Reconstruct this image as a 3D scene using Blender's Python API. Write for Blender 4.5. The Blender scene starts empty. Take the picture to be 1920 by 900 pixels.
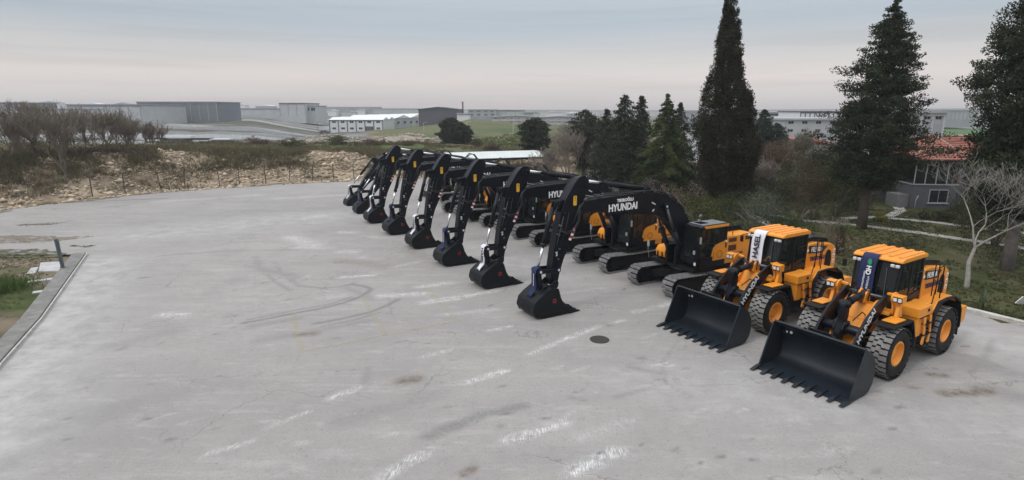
import bpy, math, random
import numpy as np
from mathutils import Vector, Matrix
R = math.radians
scene = bpy.context.scene
COL = scene.collection
rng = np.random.default_rng(7)
random.seed(7)

# ------------------------------------------------------------------ camera
F, CH, CXP = 1073.0, 7.89, 960.0
PITCH = math.atan((450 - 205) / F)
cam_d = bpy.data.cameras.new('camera'); cam = bpy.data.objects.new('camera', cam_d); COL.objects.link(cam)
cam.location = (0, 0, CH); cam.rotation_euler = (math.pi / 2 - PITCH, 0, 0)
cam_d.sensor_width = 36; cam_d.lens = 36 * F / 1920; cam_d.clip_end = 9000; cam_d.clip_start = 0.1
scene.camera = cam
scene.render.resolution_x = 1024; scene.render.resolution_y = 480
# ------------------------------------------------------------------ colour management
scene.view_settings.view_transform = 'Standard'; scene.view_settings.look = 'None'
scene.view_settings.exposure = 0.0; scene.view_settings.gamma = 1; scene.view_settings.use_curve_mapping = False
# ------------------------------------------------------------------ sky and sun
SUN_EL, SUN_AZ = R(48), R(-125)          # azimuth clockwise from +Y: behind and left of the camera
w = bpy.data.worlds.new('World'); scene.world = w; w.use_nodes = True
nt = w.node_tree; N = nt.nodes; Lk = nt.links
for n in list(N): N.remove(n)
out = N.new('ShaderNodeOutputWorld'); bg = N.new('ShaderNodeBackground'); Lk.new(bg.outputs[0], out.inputs[0])
bg.inputs[1].default_value = 0.1
sky = N.new('ShaderNodeTexSky'); sky.sky_type = 'NISHITA'; sky.sun_disc = False
sky.sun_elevation = SUN_EL; sky.sun_rotation = SUN_AZ; sky.air_density = 1.0; sky.dust_density = 3.0
tc = N.new('ShaderNodeTexCoord'); sep = N.new('ShaderNodeSeparateXYZ'); Lk.new(tc.outputs['Generated'], sep.inputs[0])
mp = N.new('ShaderNodeMapping'); mp.inputs['Scale'].default_value = (1.0, 1.0, 15.0); Lk.new(tc.outputs['Generated'], mp.inputs[0])
nz = N.new('ShaderNodeTexNoise'); nz.inputs['Scale'].default_value = 1.7; nz.inputs['Detail'].default_value = 5; nz.inputs['Roughness'].default_value = .5
Lk.new(mp.outputs[0], nz.inputs[0])
def wmath(op, a, b=None, c=None):
    m = N.new('ShaderNodeMath'); m.operation = op
    for i, v in enumerate((a, b, c)):
        if v is None: continue
        if isinstance(v, (int, float)): m.inputs[i].default_value = v
        else: Lk.new(v, m.inputs[i])
    return m.outputs[0]
el = wmath('ADD', sep.outputs['Z'], wmath('MULTIPLY', wmath('SUBTRACT', nz.outputs[0], .5), .035))
ramp = N.new('ShaderNodeValToRGB'); Lk.new(el, ramp.inputs[0])
cr = ramp.color_ramp
stops = [(0.0, (.60, .56, .58)), (0.025, (.76, .70, .68)), (0.055, (.79, .73, .70)), (0.09, (.64, .635, .64)), (.13, (.50, .56, .62)),
         (0.22, (.57, .635, .70)), (.40, (.85, .89, .93)), (1.0, (1.75, 1.78, 1.80))]
while len(cr.elements) < len(stops): cr.elements.new(.5)
for e, (p, c) in zip(cr.elements, stops): e.position = p; e.color = (*c, 1)
sc = N.new('ShaderNodeVectorMath'); sc.operation = 'SCALE'; sc.inputs['Scale'].default_value = 10.0; Lk.new(ramp.outputs[0], sc.inputs[0])
# thin darker streaks low in the sky
mp2 = N.new('ShaderNodeMapping'); mp2.inputs['Scale'].default_value = (1.6, 1.6, 46.0); mp2.inputs['Location'].default_value = (.3, .1, .35); Lk.new(tc.outputs['Generated'], mp2.inputs[0])
nz2 = N.new('ShaderNodeTexNoise'); nz2.inputs['Scale'].default_value = 1.3; nz2.inputs['Detail'].default_value = 4; Lk.new(mp2.outputs[0], nz2.inputs[0])
mr = N.new('ShaderNodeMapRange'); mr.inputs[1].default_value = .50; mr.inputs[2].default_value = .68; mr.inputs[3].default_value = 1; mr.inputs[4].default_value = .92
Lk.new(nz2.outputs[0], mr.inputs[0])
nz3 = N.new('ShaderNodeTexNoise'); nz3.inputs['Scale'].default_value = 1.1; nz3.inputs['Detail'].default_value = 5
mp3 = N.new('ShaderNodeMapping'); mp3.inputs['Scale'].default_value = (1.0, 1.0, 5.0); Lk.new(tc.outputs['Generated'], mp3.inputs[0]); Lk.new(mp3.outputs[0], nz3.inputs[0])
mr3 = N.new('ShaderNodeMapRange'); mr3.inputs[1].default_value = .3; mr3.inputs[2].default_value = .7; mr3.inputs[3].default_value = .95; mr3.inputs[4].default_value = 1.05
Lk.new(nz3.outputs[0], mr3.inputs[0])
sc2 = N.new('ShaderNodeVectorMath'); sc2.operation = 'SCALE'; Lk.new(sc.outputs[0], sc2.inputs[0]); Lk.new(wmath('MULTIPLY', mr.outputs[0], mr3.outputs[0]), sc2.inputs['Scale'])
mx = N.new('ShaderNodeMix'); mx.data_type = 'RGBA'; mx.inputs[0].default_value = .93
Lk.new(sky.outputs[0], mx.inputs[6]); Lk.new(sc2.outputs[0], mx.inputs[7]); Lk.new(mx.outputs[2], bg.inputs[0])
sd = bpy.data.lights.new('sun', 'SUN'); sd.energy = 1.25; sd.angle = R(16); sd.color = (1, .95, .9)
sun = bpy.data.objects.new('sun', sd); COL.objects.link(sun)
dirv = Vector((math.sin(SUN_AZ) * math.cos(SUN_EL), math.cos(SUN_AZ) * math.cos(SUN_EL), math.sin(SUN_EL)))
sun.rotation_euler = dirv.to_track_quat('Z', 'Y').to_euler(); sun.location = (0, 0, 50)

# ------------------------------------------------------------------ measuring helpers: a pixel of the 1920x900 photo to a place
CP, SP = math.cos(PITCH), math.sin(PITCH)
def ray(px, py):
    a = (px - CXP) / F; b = (450 - py) / F
    return a, CP + b * SP, -SP + b * CP
def gp(px, py, z=0.0):
    d = ray(px, py); t = (z - CH) / d[2]; return d[0] * t, d[1] * t
def at(px, py, Y):
    d = ray(px, py); t = Y / d[1]; return d[0] * t, Y, CH + d[2] * t

# ------------------------------------------------------------------ materials
MATS = {}
def mat(name, col, rough=.6, metal=0, noise=0.0, nscale=3.0, bump=0.0, bscale=20.0, spec=.5, coat=0.0, dirt=None, dirt_amt=0.0, attr=None, trans=0.0):
    if name in MATS: return MATS[name]
    m = bpy.data.materials.new(name); m.use_nodes = True; t = m.node_tree; n = t.nodes; l = t.links
    b = n['Principled BSDF']; b.inputs['Roughness'].default_value = rough; b.inputs['Metallic'].default_value = metal
    b.inputs['Specular IOR Level'].default_value = spec; b.inputs['Coat Weight'].default_value = coat
    b.inputs['Base Color'].default_value = (*col, 1)
    co = n.new('ShaderNodeTexCoord').outputs['Object']
    src = None
    if attr:
        a = n.new('ShaderNodeAttribute'); a.attribute_name = attr; src = a.outputs['Color']
    if noise > 0:
        z = n.new('ShaderNodeTexNoise'); z.inputs['Scale'].default_value = nscale; z.inputs['Detail'].default_value = 6; l.new(co, z.inputs[0])
        mrr = n.new('ShaderNodeMapRange'); mrr.inputs[1].default_value = .25; mrr.inputs[2].default_value = .75
        mrr.inputs[3].default_value = 1 - noise; mrr.inputs[4].default_value = 1 + noise; l.new(z.outputs[0], mrr.inputs[0])
        v = n.new('ShaderNodeVectorMath'); v.operation = 'SCALE'
        if src: l.new(src, v.inputs[0])
        else: v.inputs[0].default_value = col
        l.new(mrr.outputs[0], v.inputs['Scale']); src = v.outputs[0]
    if dirt:
        z = n.new('ShaderNodeTexNoise'); z.inputs['Scale'].default_value = nscale * 1.7; z.inputs['Detail'].default_value = 8; z.inputs['Roughness'].default_value = .7; l.new(co, z.inputs[0])
        mrr = n.new('ShaderNodeMapRange'); mrr.inputs[1].default_value = .45; mrr.inputs[2].default_value = .75; mrr.inputs[3].default_value = 0; mrr.inputs[4].default_value = dirt_amt; l.new(z.outputs[0], mrr.inputs[0])
        x = n.new('ShaderNodeMix'); x.data_type = 'RGBA'; l.new(mrr.outputs[0], x.inputs[0])
        if src: l.new(src, x.inputs[6])
        else: x.inputs[6].default_value = (*col, 1)
        x.inputs[7].default_value = (*dirt, 1); src = x.outputs[2]
    if src: l.new(src, b.inputs['Base Color'])
    if bump > 0:
        z = n.new('ShaderNodeTexNoise'); z.inputs['Scale'].default_value = bscale; z.inputs['Detail'].default_value = 5; l.new(co, z.inputs[0])
        bp = n.new('ShaderNodeBump'); bp.inputs['Strength'].default_value = bump; bp.inputs['Distance'].default_value = .03; l.new(z.outputs[0], bp.inputs['Height']); l.new(bp.outputs[0], b.inputs['Normal'])
    if trans > 0:
        tr = n.new('ShaderNodeBsdfTranslucent'); ms = n.new('ShaderNodeMixShader'); ms.inputs[0].default_value = trans
        if src: l.new(src, tr.inputs[0])
        l.new(b.outputs[0], ms.inputs[1]); l.new(tr.outputs[0], ms.inputs[2]); l.new(ms.outputs[0], n['Material Output'].inputs[0])
    MATS[name] = m; return m
def glass(name, tint, rough=.04, amt=.5):
    m = bpy.data.materials.new(name); m.use_nodes = True; t = m.node_tree; n = t.nodes; l = t.links
    b = n['Principled BSDF']; b.inputs['Base Color'].default_value = (*tint, 1); b.inputs['Roughness'].default_value = rough
    tr = n.new('ShaderNodeBsdfTransparent'); tr.inputs[0].default_value = (.5, .56, .56, 1); ms = n.new('ShaderNodeMixShader'); ms.inputs[0].default_value = amt
    l.new(b.outputs[0], ms.inputs[1]); l.new(tr.outputs[0], ms.inputs[2]); l.new(ms.outputs[0], n['Material Output'].inputs[0])
    MATS[name] = m; return m
ORANGE = mat('orange_paint', (.78, .285, .016), .45, noise=.09, nscale=2, coat=.1, dirt=(.55, .36, .18), dirt_amt=.22)
BLACK = mat('black_paint', (.0035, .0055, .0105), .36, noise=.3, nscale=2.5, spec=.26, dirt=(.014, .015, .018), dirt_amt=.4, bump=.05, bscale=40)
DARK = mat('dark_frame', (.0035, .004, .0055), .6, noise=.3, nscale=4, spec=.25, dirt=(.02, .019, .018), dirt_amt=.35)
BUCKET = mat('bucket_steel', (.0045, .006, .0085), .42, noise=.4, nscale=1.8, spec=.22, dirt=(.009, .010, .012), dirt_amt=.5, bump=.1, bscale=14)
BUCKETL = mat('loader_bucket_steel', (.009, .014, .021), .45, noise=.35, nscale=1.5, spec=.35, dirt=(.022, .028, .035), dirt_amt=.5, bump=.1, bscale=14)
CHROME = mat('chrome_rod', (.75, .76, .78), .22, 1)
STEEL = mat('worn_steel', (.13, .13, .135), .42, .7, noise=.4, nscale=9)
SHOE = mat('track_shoe', (.24, .24, .25), .45, .35, noise=.45, nscale=8, dirt=(.40, .39, .37), dirt_amt=.7)
SHOE_D = mat('track_link', (.01, .01, .011), .7)
TYRE = mat('tyre_rubber', (.007, .007, .008), .75, noise=.3, nscale=6, spec=.3, dirt=(.04, .038, .036), dirt_amt=.3)
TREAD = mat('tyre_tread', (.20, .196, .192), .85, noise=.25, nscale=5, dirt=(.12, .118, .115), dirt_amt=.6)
WHITE = mat('white_lettering', (.8, .8, .8), .5)
PURPLE = mat('purple_lettering', (.035, .012, .09), .5)
RED = mat('red_marking', (.45, .012, .02), .5)
GREEN = mat('green_mark', (.02, .3, .12), .5)
YELLOW = mat('yellow_decal', (.75, .42, .03), .5)
CLOTHW = mat('white_cloth', (.72, .72, .80), .85, noise=.05, nscale=5)
CLOTHB = mat('blue_cloth', (.006, .014, .075), .75, noise=.2, nscale=5)
INKBLK = mat('black_lettering', (.01, .01, .014), .6)
ROOFG = mat('grey_roof_plate', (.33, .35, .37), .35, .6, noise=.2, nscale=6)
LAMPG = mat('lamp_glass', (.75, .77, .8), .12, .3)
HOSE = mat('rubber_hose', (.014, .014, .016), .5)
PLASTIC = mat('plastic_wrap', (.30, .32, .33), .3, noise=.3, nscale=20)
SEATM = mat('seat_fabric', (.03, .03, .035), .9)
GLASS = glass('cab_glass', (.012, .018, .02), amt=.22)
GLASSL = glass('loader_glass', (.008, .012, .014), amt=.28)
GLASSD = glass('dark_glass', (.008, .012, .016), amt=.15)
AMBER = mat('amber_lens', (.8, .25, .02), .2)

# ------------------------------------------------------------------ mesh helpers
class MB:
    def __init__(s): s.v = []; s.f = []; s.mi = []; s.m = 0; s.sm = []
    def add(s, vs, fs, smooth=False):
        o = len(s.v); s.v += [tuple(v) for v in vs]
        for f in fs: s.f.append([i + o for i in f]); s.mi.append(s.m); s.sm.append(smooth)
    def box(s, x0, x1, y0, y1, z0, z1):
        s.add([(x0, y0, z0), (x1, y0, z0), (x1, y1, z0), (x0, y1, z0), (x0, y0, z1), (x1, y0, z1), (x1, y1, z1), (x0, y1, z1)],
              [(0, 3, 2, 1), (4, 5, 6, 7), (0, 1, 5, 4), (1, 2, 6, 5), (2, 3, 7, 6), (3, 0, 4, 7)])
    def prism(s, pts, y0, y1):          # pts (x,z), extruded along y
        a = sum(pts[i][0] * pts[(i + 1) % len(pts)][1] - pts[(i + 1) % len(pts)][0] * pts[i][1] for i in range(len(pts)))
        if a < 0: pts = pts[::-1]
        n = len(pts)
        s.add([(p[0], y0, p[1]) for p in pts] + [(p[0], y1, p[1]) for p in pts],
              [list(range(n)), list(range(2 * n - 1, n - 1, -1))] + [(i, i + n, (i + 1) % n + n, (i + 1) % n) for i in range(n)])
    def prismz(s, pts, z0, z1):
        a = sum(pts[i][0] * pts[(i + 1) % len(pts)][1] - pts[(i + 1) % len(pts)][0] * pts[i][1] for i in range(len(pts)))
        if a < 0: pts = pts[::-1]
        n = len(pts)
        s.add([(p[0], p[1], z0) for p in pts] + [(p[0], p[1], z1) for p in pts],
              [list(range(n))[::-1], list(range(n, 2 * n))] + [(i, (i + 1) % n, (i + 1) % n + n, i + n) for i in range(n)])
    def tube(s, pts, r, n=8, caps=True, smooth=True):
        pts = [Vector(p) for p in pts]; rs = r if isinstance(r, (list, tuple)) else [r] * len(pts)
        vs = []; up = Vector((0, 0, 1)); pu = None
        for i, p in enumerate(pts):
            d = (pts[min(i + 1, len(pts) - 1)] - pts[max(i - 1, 0)])
            if d.length < 1e-9: d = Vector((0, 0, 1))
            d.normalize()
            if pu is None:
                ref = up if abs(d.z) < .9 else Vector((1, 0, 0)); u = d.cross(ref).normalized()
            else:
                u = (pu - d * pu.dot(d)); u = u.normalized() if u.length > 1e-6 else d.orthogonal().normalized()
            pu = u; v = d.cross(u)
            for k in range(n):
                a = 2 * math.pi * k / n; vs.append(p + (u * math.cos(a) + v * math.sin(a)) * rs[i])
        fs = []
        for i in range(len(pts) - 1):
            for k in range(n):
                fs.append((i * n + k, i * n + (k + 1) % n, (i + 1) * n + (k + 1) % n, (i + 1) * n + k))
        o = len(s.f); s.add(vs, fs, smooth)
        if caps:
            b = len(s.v) - len(vs)
            s.f.append([b + k for k in range(n)][::-1]); s.mi.append(s.m); s.sm.append(False)
            s.f.append([b + (len(pts) - 1) * n + k for k in range(n)]); s.mi.append(s.m); s.sm.append(False)
    def cyl(s, p0, p1, r, n=16, r1=None): s.tube([p0, p1], [r, r if r1 is None else r1], n)
    def lathe_y(s, prof, cx, cz, n=32, smooth=False):  # prof [(r, y)] closed ring about the y axis through (cx, cz)
        m = len(prof); vs = []
        for k in range(n):
            a = 2 * math.pi * k / n
            for (r, y) in prof: vs.append((cx + r * math.cos(a), y, cz + r * math.sin(a)))
        fs = [(k * m + j, k * m + (j + 1) % m, ((k + 1) % n) * m + (j + 1) % m, ((k + 1) % n) * m + j) for k in range(n) for j in range(m)]
        s.add(vs, fs, smooth)
    def bar(s, p0, p1, w, h):           # rectangular bar between two points
        p0, p1 = Vector(p0), Vector(p1); d = (p1 - p0).normalized(); ref = Vector((0, 0, 1)) if abs(d.z) < .95 else Vector((1, 0, 0))
        u = d.cross(ref).normalized() * w / 2; v = u.cross(d).normalized() * h / 2
        vs = [p + a * u + b * v for p in (p0, p1) for a, b in ((-1, -1), (1, -1), (1, 1), (-1, 1))]
        s.add(vs, [(0, 1, 2, 3), (7, 6, 5, 4), (0, 4, 5, 1), (1, 5, 6, 2), (2, 6, 7, 3), (3, 7, 4, 0)])
    def build(s, name, mats, parent=None, bevel=0.0, fix=True):
        me = bpy.data.meshes.new(name); me.from_pydata(s.v, [], s.f)
        if not isinstance(mats, (list, tuple)): mats = [mats]
        for m in mats: me.materials.append(m)
        me.polygons.foreach_set('material_index', s.mi); me.polygons.foreach_set('use_smooth', s.sm)
        me.update()
        if fix:
            import bmesh
            b = bmesh.new(); b.from_mesh(me); bmesh.ops.recalc_face_normals(b, faces=b.faces); b.to_mesh(me); b.free()
        o = bpy.data.objects.new(name, me); COL.objects.link(o)
        if parent: o.parent = parent
        if bevel > 0:
            md = o.modifiers.new('bevel', 'BEVEL'); md.width = bevel; md.segments = 2; md.limit_method = 'ANGLE'; md.angle_limit = R(35)
        return o
def tag(o, label=None, cat=None, group=None, kind=None):
    if label: o['label'] = label
    if cat: o['category'] = cat
    if group: o['group'] = group
    if kind: o['kind'] = kind
    return o
def empty(name, loc=(0, 0, 0), rz=0.0, parent=None):
    o = bpy.data.objects.new(name, None); COL.objects.link(o); o.location = loc; o.rotation_euler = (0, 0, rz); o.empty_display_size = .3
    if parent: o.parent = parent
    return o
def copy_tree(o, parent=None):
    c = o.copy(); COL.objects.link(c); c.parent = parent
    for ch in list(o.children): copy_tree(ch, c)
    return c
def text(name, body, size, m, parent, origin, xdir, ydir, align='CENTER', bold=.0, ext=.004, shear=0.0, squeeze=1.0):
    cu = bpy.data.curves.new('t', 'FONT'); cu.body = body; cu.size = size; cu.align_x = align; cu.align_y = 'CENTER'; cu.extrude = ext; cu.offset = bold; cu.shear = shear
    cu.resolution_u = 3
    to = bpy.data.objects.new('t', cu); COL.objects.link(to)
    bpy.context.view_layer.update()
    me = bpy.data.meshes.new_from_object(to.evaluated_get(bpy.context.evaluated_depsgraph_get()))
    bpy.data.objects.remove(to); bpy.data.curves.remove(cu)
    x = Vector(xdir).normalized(); y = Vector(ydir).normalized(); z = x.cross(y)
    M = Matrix(((x.x * squeeze, y.x, z.x, origin[0]), (x.y * squeeze, y.y, z.y, origin[1]), (x.z * squeeze, y.z, z.z, origin[2]), (0, 0, 0, 1)))
    me.transform(M); me.name = name; me.materials.clear(); me.materials.append(m)
    o = bpy.data.objects.new(name, me); COL.objects.link(o)
    if parent: o.parent = parent
    return o
def np_mesh(name, V, Fq, mats, col=None, parent=None, smooth=False):
    """V (n,3); Fq (m,k) same-size faces"""
    V = np.asarray(V, np.float32); Fq = np.asarray(Fq, np.int32); k = Fq.shape[1]
    me = bpy.data.meshes.new(name); me.vertices.add(len(V)); me.vertices.foreach_set('co', V.ravel())
    me.loops.add(Fq.size); me.loops.foreach_set('vertex_index', Fq.ravel())
    me.polygons.add(len(Fq)); me.polygons.foreach_set('loop_start', np.arange(0, Fq.size, k, dtype=np.int32))
    try: me.polygons.foreach_set('loop_total', np.full(len(Fq), k, np.int32))
    except Exception: pass
    if not isinstance(mats, (list, tuple)): mats = [mats]
    for m in mats: me.materials.append(m)
    if smooth: me.polygons.foreach_set('use_smooth', np.ones(len(Fq), bool))
    me.update(calc_edges=True)
    if col is not None:
        a = me.color_attributes.new('col', 'FLOAT_COLOR', 'POINT')
        c = np.ones((len(V), 4), np.float32); c[:, :np.shape(col)[-1]] = col; a.data.foreach_set('color', c.ravel())
    o = bpy.data.objects.new(name, me); COL.objects.link(o)
    if parent: o.parent = parent
    return o

# ------------------------------------------------------------------ noise and the lie of the land
_perm = np.random.default_rng(3).random((256, 256)).astype(np.float32)
def vnoise(x, y):
    xi = np.floor(x).astype(int); yi = np.floor(y).astype(int); fx = x - xi; fy = y - yi
    fx = fx * fx * (3 - 2 * fx); fy = fy * fy * (3 - 2 * fy)
    g = lambda a, b: _perm[a % 256, b % 256]
    return (g(xi, yi) * (1 - fx) + g(xi + 1, yi) * fx) * (1 - fy) + (g(xi, yi + 1) * (1 - fx) + g(xi + 1, yi + 1) * fx) * fy
def fbm(x, y, o=4):
    s = 0; a = .5
    for i in range(o): s = s + a * vnoise(x * 2 ** i + 17 * i, y * 2 ** i + 31 * i); a *= .5
    return s / (1 - .5 ** o)          # about 0..1
LOT = [(-4, -12), (-15.9, 15.9), (-23.9, 30.9), (-64, 30.9), (-60, 38), (-42, 43.8), (-39.3, 48.5), (-34.46, 55.67), (-28.47, 59.63), (-18.26, 65.17), (-8, 68), (4, 69.6), (13, 70.5),
       (14.5, 62), (8, 52), (2.3, 48.5), (5.2, 43.5), (11.3, 33.3), (19.0, 20.2), (25, 10.5), (38, -12)]
def inside(poly, x, y):
    c = np.zeros(np.shape(x), bool); n = len(poly)
    for i in range(n):
        (x1, y1), (x2, y2) = poly[i], poly[(i + 1) % n]
        if y1 == y2: continue
        k = ((y1 > y) != (y2 > y)) & (x < (x2 - x1) * (y - y1) / (y2 - y1) + x1); c ^= k
    return c
PXC = np.array([-900, -400, 0, 300, 480, 600, 740, 880, 1000, 1150, 1300, 1800, 2600], float)
EY = np.array([30, 36, 45.5, 55.5, 60.3, 63.5, 66.5, 68.5, 70, 72, 74, 74, 74], float)
BZ = np.array([2.8, 3.1, 3.3, 3.4, 3.0, 2.6, 2.1, 1.5, 1.2, .5, 0, 0, 0], float)
FY = np.array([0, 78, 110, 145, 190, 255, 310, 500, 900, 2500, 6000], float)
FZ = np.array([  # rows: columns of PXC, heights at FY[1:]
    [2.8, 1.4, 1.0, 2.0, 3.2, 3.7, 5, 14, 14, 0], [2.8, 1.4, 1.0, 2.0, 3.2, 3.7, 5, 14, 14, 0], [2.8, 1.4, 1.0, 2.0, 3.2, 3.7, 5, 14, 14, 0],
    [3.0, 1.4, 1.0, 1.9, 3.1, 3.7, 5, 12, 12, 0], [2.8, 1.4, .4, 1.0, 2.4, 3.2, 4, 9.5, 10, 0], [2.4, 1.5, -0.4, -1.6, -2.6, -2.6, -.5, 7.5, 9, 0], [2.0, 1.6, -0.2, -0.8, -1.0, -2.5, -1, 7.0, 8, 0],
    [1.6, 1.4, -.4, .6, 3.6, 2.6, 0, 6, 7, 0], [1.3, 1.1, -.6, .2, 1.6, -.5, -0.5, 5, 6, 0], [.6, .5, -.9, -.6, -.5, -.8, -.5, 3, 4, 0],
    [-.2, -.5, -1, -1, -1, -1, 0, 3, 5, 0], [-.4, -1, -1.5, -2, -2, -2, 2, 9, 12, 0], [-.4, -1, -1, -1, -1, -1, 1, 8, 12, 0]])
def sstep(t): t = np.clip(t, 0, 1); return t * t * (3 - 2 * t)
def height(x, y, rough=True, bank=True):
    x = np.asarray(x, float); y = np.asarray(y, float)
    yy = np.maximum(y, 5.0); px = np.clip(CXP + F * x / (yy * CP + 1.5), -900, 2600)
    E = np.interp(px, PXC, EY); B = np.interp(px, PXC, BZ)
    z = B * sstep((y - E - .3) / 7.0)
    ci = np.clip(np.searchsorted(PXC, px) - 1, 0, len(PXC) - 2); t = (px - PXC[ci]) / (PXC[ci + 1] - PXC[ci])
    def prof(ci):
        o = np.zeros_like(z)
        for c in np.unique(ci):
            k = ci == c; o[k] = np.interp(y[k], FY[1:], FZ[c])
        return o
    far = prof(ci) * (1 - t) + prof(ci + 1) * t
    f = sstep((y - (E + 7)) / 12.0); z = z * (1 - f) + far * f
    if rough:
        r = sstep((y - E - 2) / 6.0) * np.clip((1300 - px) / 200, 0.15, 1)
        z = z + r * ((fbm(x * .35, y * .35, 4) - .5) * .7 + (fbm(x * .05, y * .05, 3) - .5) * 1.2 * sstep((y - 75) / 30))
        hp = np.exp(-((y - 128 - 6 * np.sin(px / 90)) / 7.0) ** 2) * np.clip((px - 520) / 80, 0, 1) * np.clip((1150 - px) / 60, 0, 1)
        z = z + hp * (fbm(x * .12, y * .2, 3) * 2.8)
    return z
def lerp(a, b, t): return a + (b - a) * t[..., None]
C_ = lambda *c: np.array(c, float)
def ground_colour(x, y):
    yy = np.maximum(y, 5.0); px = np.clip(CXP + F * x / (yy * CP + 1.5), -900, 2600)
    E = np.interp(px, PXC, EY)
    n1 = fbm(x * .12, y * .12, 4); n2 = fbm(x * .6 + 9, y * .6, 4); n3 = fbm(x * .03 + 5, y * .05 + 3, 4)
    grass = lerp(np.broadcast_to(C_(.045, .055, .018), x.shape + (3,)), np.broadcast_to(C_(.085, .085, .035), x.shape + (3,)), sstep((n2 - .3) / .4))
    dirt = lerp(np.broadcast_to(C_(.15, .115, .08), x.shape + (3,)), np.broadcast_to(C_(.32, .26, .19), x.shape + (3,)), sstep((n2 - .35) / .3))
    scrub = lerp(np.broadcast_to(C_(.10, .09, .045), x.shape + (3,)), np.broadcast_to(C_(.15, .11, .08), x.shape + (3,)), sstep((n1 - .4) / .2))
    c = np.array(grass)
    # the bank and the plateau behind it
    k = sstep((y - E) / 1.0); c = lerp(c, dirt, k)
    k = sstep((y - E - 7) / 5) * sstep((n1 + .12 - .42) / .12) * (px < 1250); c = lerp(c, scrub, k)
    gr2 = np.broadcast_to(C_(.07, .098, .03), x.shape + (3,))
    k = sstep((y - 84) / 8) * sstep((n1 - .45) / .1) * sstep((125 - y) / 8) * (px < 1250); c = lerp(c, gr2, k)
    k = sstep((y - 120) / 3) * sstep((138 - y) / 4) * (px > 500) * (px < 1250) * sstep((n2 - .38) / .12); c = lerp(c, np.broadcast_to(C_(.27, .24, .20), x.shape + (3,)), k)
    gr3 = lerp(np.broadcast_to(C_(.055, .085, .026), x.shape + (3,)), np.broadcast_to(C_(.105, .11, .05), x.shape + (3,)), sstep((n3 - .35) / .3))
    k = sstep((y - 138) / 5) * sstep((px - 720 + (y - 140) * .4) / 40) * sstep((1250 - px) / 50); c = lerp(c, gr3, k)
    yard = lerp(np.broadcast_to(C_(.17, .175, .18), x.shape + (3,)), np.broadcast_to(C_(.27, .275, .285), x.shape + (3,)), sstep((fbm(x * .02, y * .12, 3) - .4) / .2))
    k = sstep((y - 112 - np.clip(px - 300, 0, 400) * .05) / 4) * sstep((700 - px) / 30) * (y < 520); c = lerp(c, yard, k)
    k2 = k * sstep((fbm(x * .012 + 3, y * .09 + 8, 3) - .52) / .05); c = lerp(c, np.broadcast_to(C_(.085, .085, .06), x.shape + (3,)), k2)
    hill = lerp(np.broadcast_to(C_(.14, .15, .14), x.shape + (3,)), np.broadcast_to(C_(.22, .22, .21), x.shape + (3,)), sstep((fbm(x * .008, y * .004, 3) - .4) / .2))
    k = sstep((y - 500) / 40); c = lerp(c, hill, k)
    # far right: grey yards with one bright green field
    k = sstep((y - 90) / 10) * sstep((px - 1250) / 60) * (y < 520); c = lerp(c, yard * .9, k)
    k = sstep((y - 160) / 6) * (y < 300) * sstep((px - 1740) / 20); c = lerp(c, np.broadcast_to(C_(.06, .12, .035), x.shape + (3,)), k)
    # the garden right of the lot
    lawn = lerp(np.broadcast_to(C_(.032, .045, .012), x.shape + (3,)), np.broadcast_to(C_(.075, .07, .032), x.shape + (3,)), sstep((n2 * .6 + n1 * .4 - .38) / .22))
    k = ((px > 1080) & (y < 90) & (x > 0)).astype(float); c = lerp(c, lawn, k)
    # strip left of the kerb: grass, bare earth and broken paving
    lf = (x < -8) & (y < 46)
    str_ = fbm(x * .12, y * .9, 4)
    g2 = lerp(np.broadcast_to(C_(.05, .065, .02), x.shape + (3,)), np.broadcast_to(C_(.16, .13, .095), x.shape + (3,)), sstep((str_ - .42 + (y - 24) * .012) / .12))
    c = lerp(c, g2, lf.astype(float))
    return c
K = 5.6
def axis(n, half, c):
    u = np.linspace(-1, 1, n); return c + half * np.sinh(K * u) / math.sinh(K)
gx = axis(560, 6000, 0); gy = axis(560, 6000, 62)
X, Y = np.meshgrid(gx, gy); Z = height(X, Y)
lotm = inside(LOT, X, Y); Z = np.where(lotm, Z - .12, Z)
gard = (~lotm) & (Y < 70) & (X > 0); Z = np.where(gard, Z + .04, Z)
lft = (~lotm) & (X < -3) & (Y < 46); Z = np.where(lft, Z + .02 + .05 * (fbm(X * 1.5, Y * 1.5, 2) - .5), Z)
def grid_mesh(name, X, Y, Z, m, col=None):
    ny, nx = X.shape; V = np.stack([X, Y, Z], -1).reshape(-1, 3); i = np.arange(nx * ny).reshape(ny, nx)
    Fq = np.stack([i[:-1, :-1], i[:-1, 1:], i[1:, 1:], i[1:, :-1]], -1).reshape(-1, 4)
    return np_mesh(name, V, Fq, m, None if col is None else col.reshape(-1, 3), smooth=True)
EARTH = mat('earth_ground', (.1, .1, .1), .95, noise=.38, nscale=1.3, bump=.8, bscale=3.0, attr='col', spec=.2)
g = grid_mesh('ground', X, Y, Z, EARTH, ground_colour(X, Y)); tag(g, kind='structure')

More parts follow.
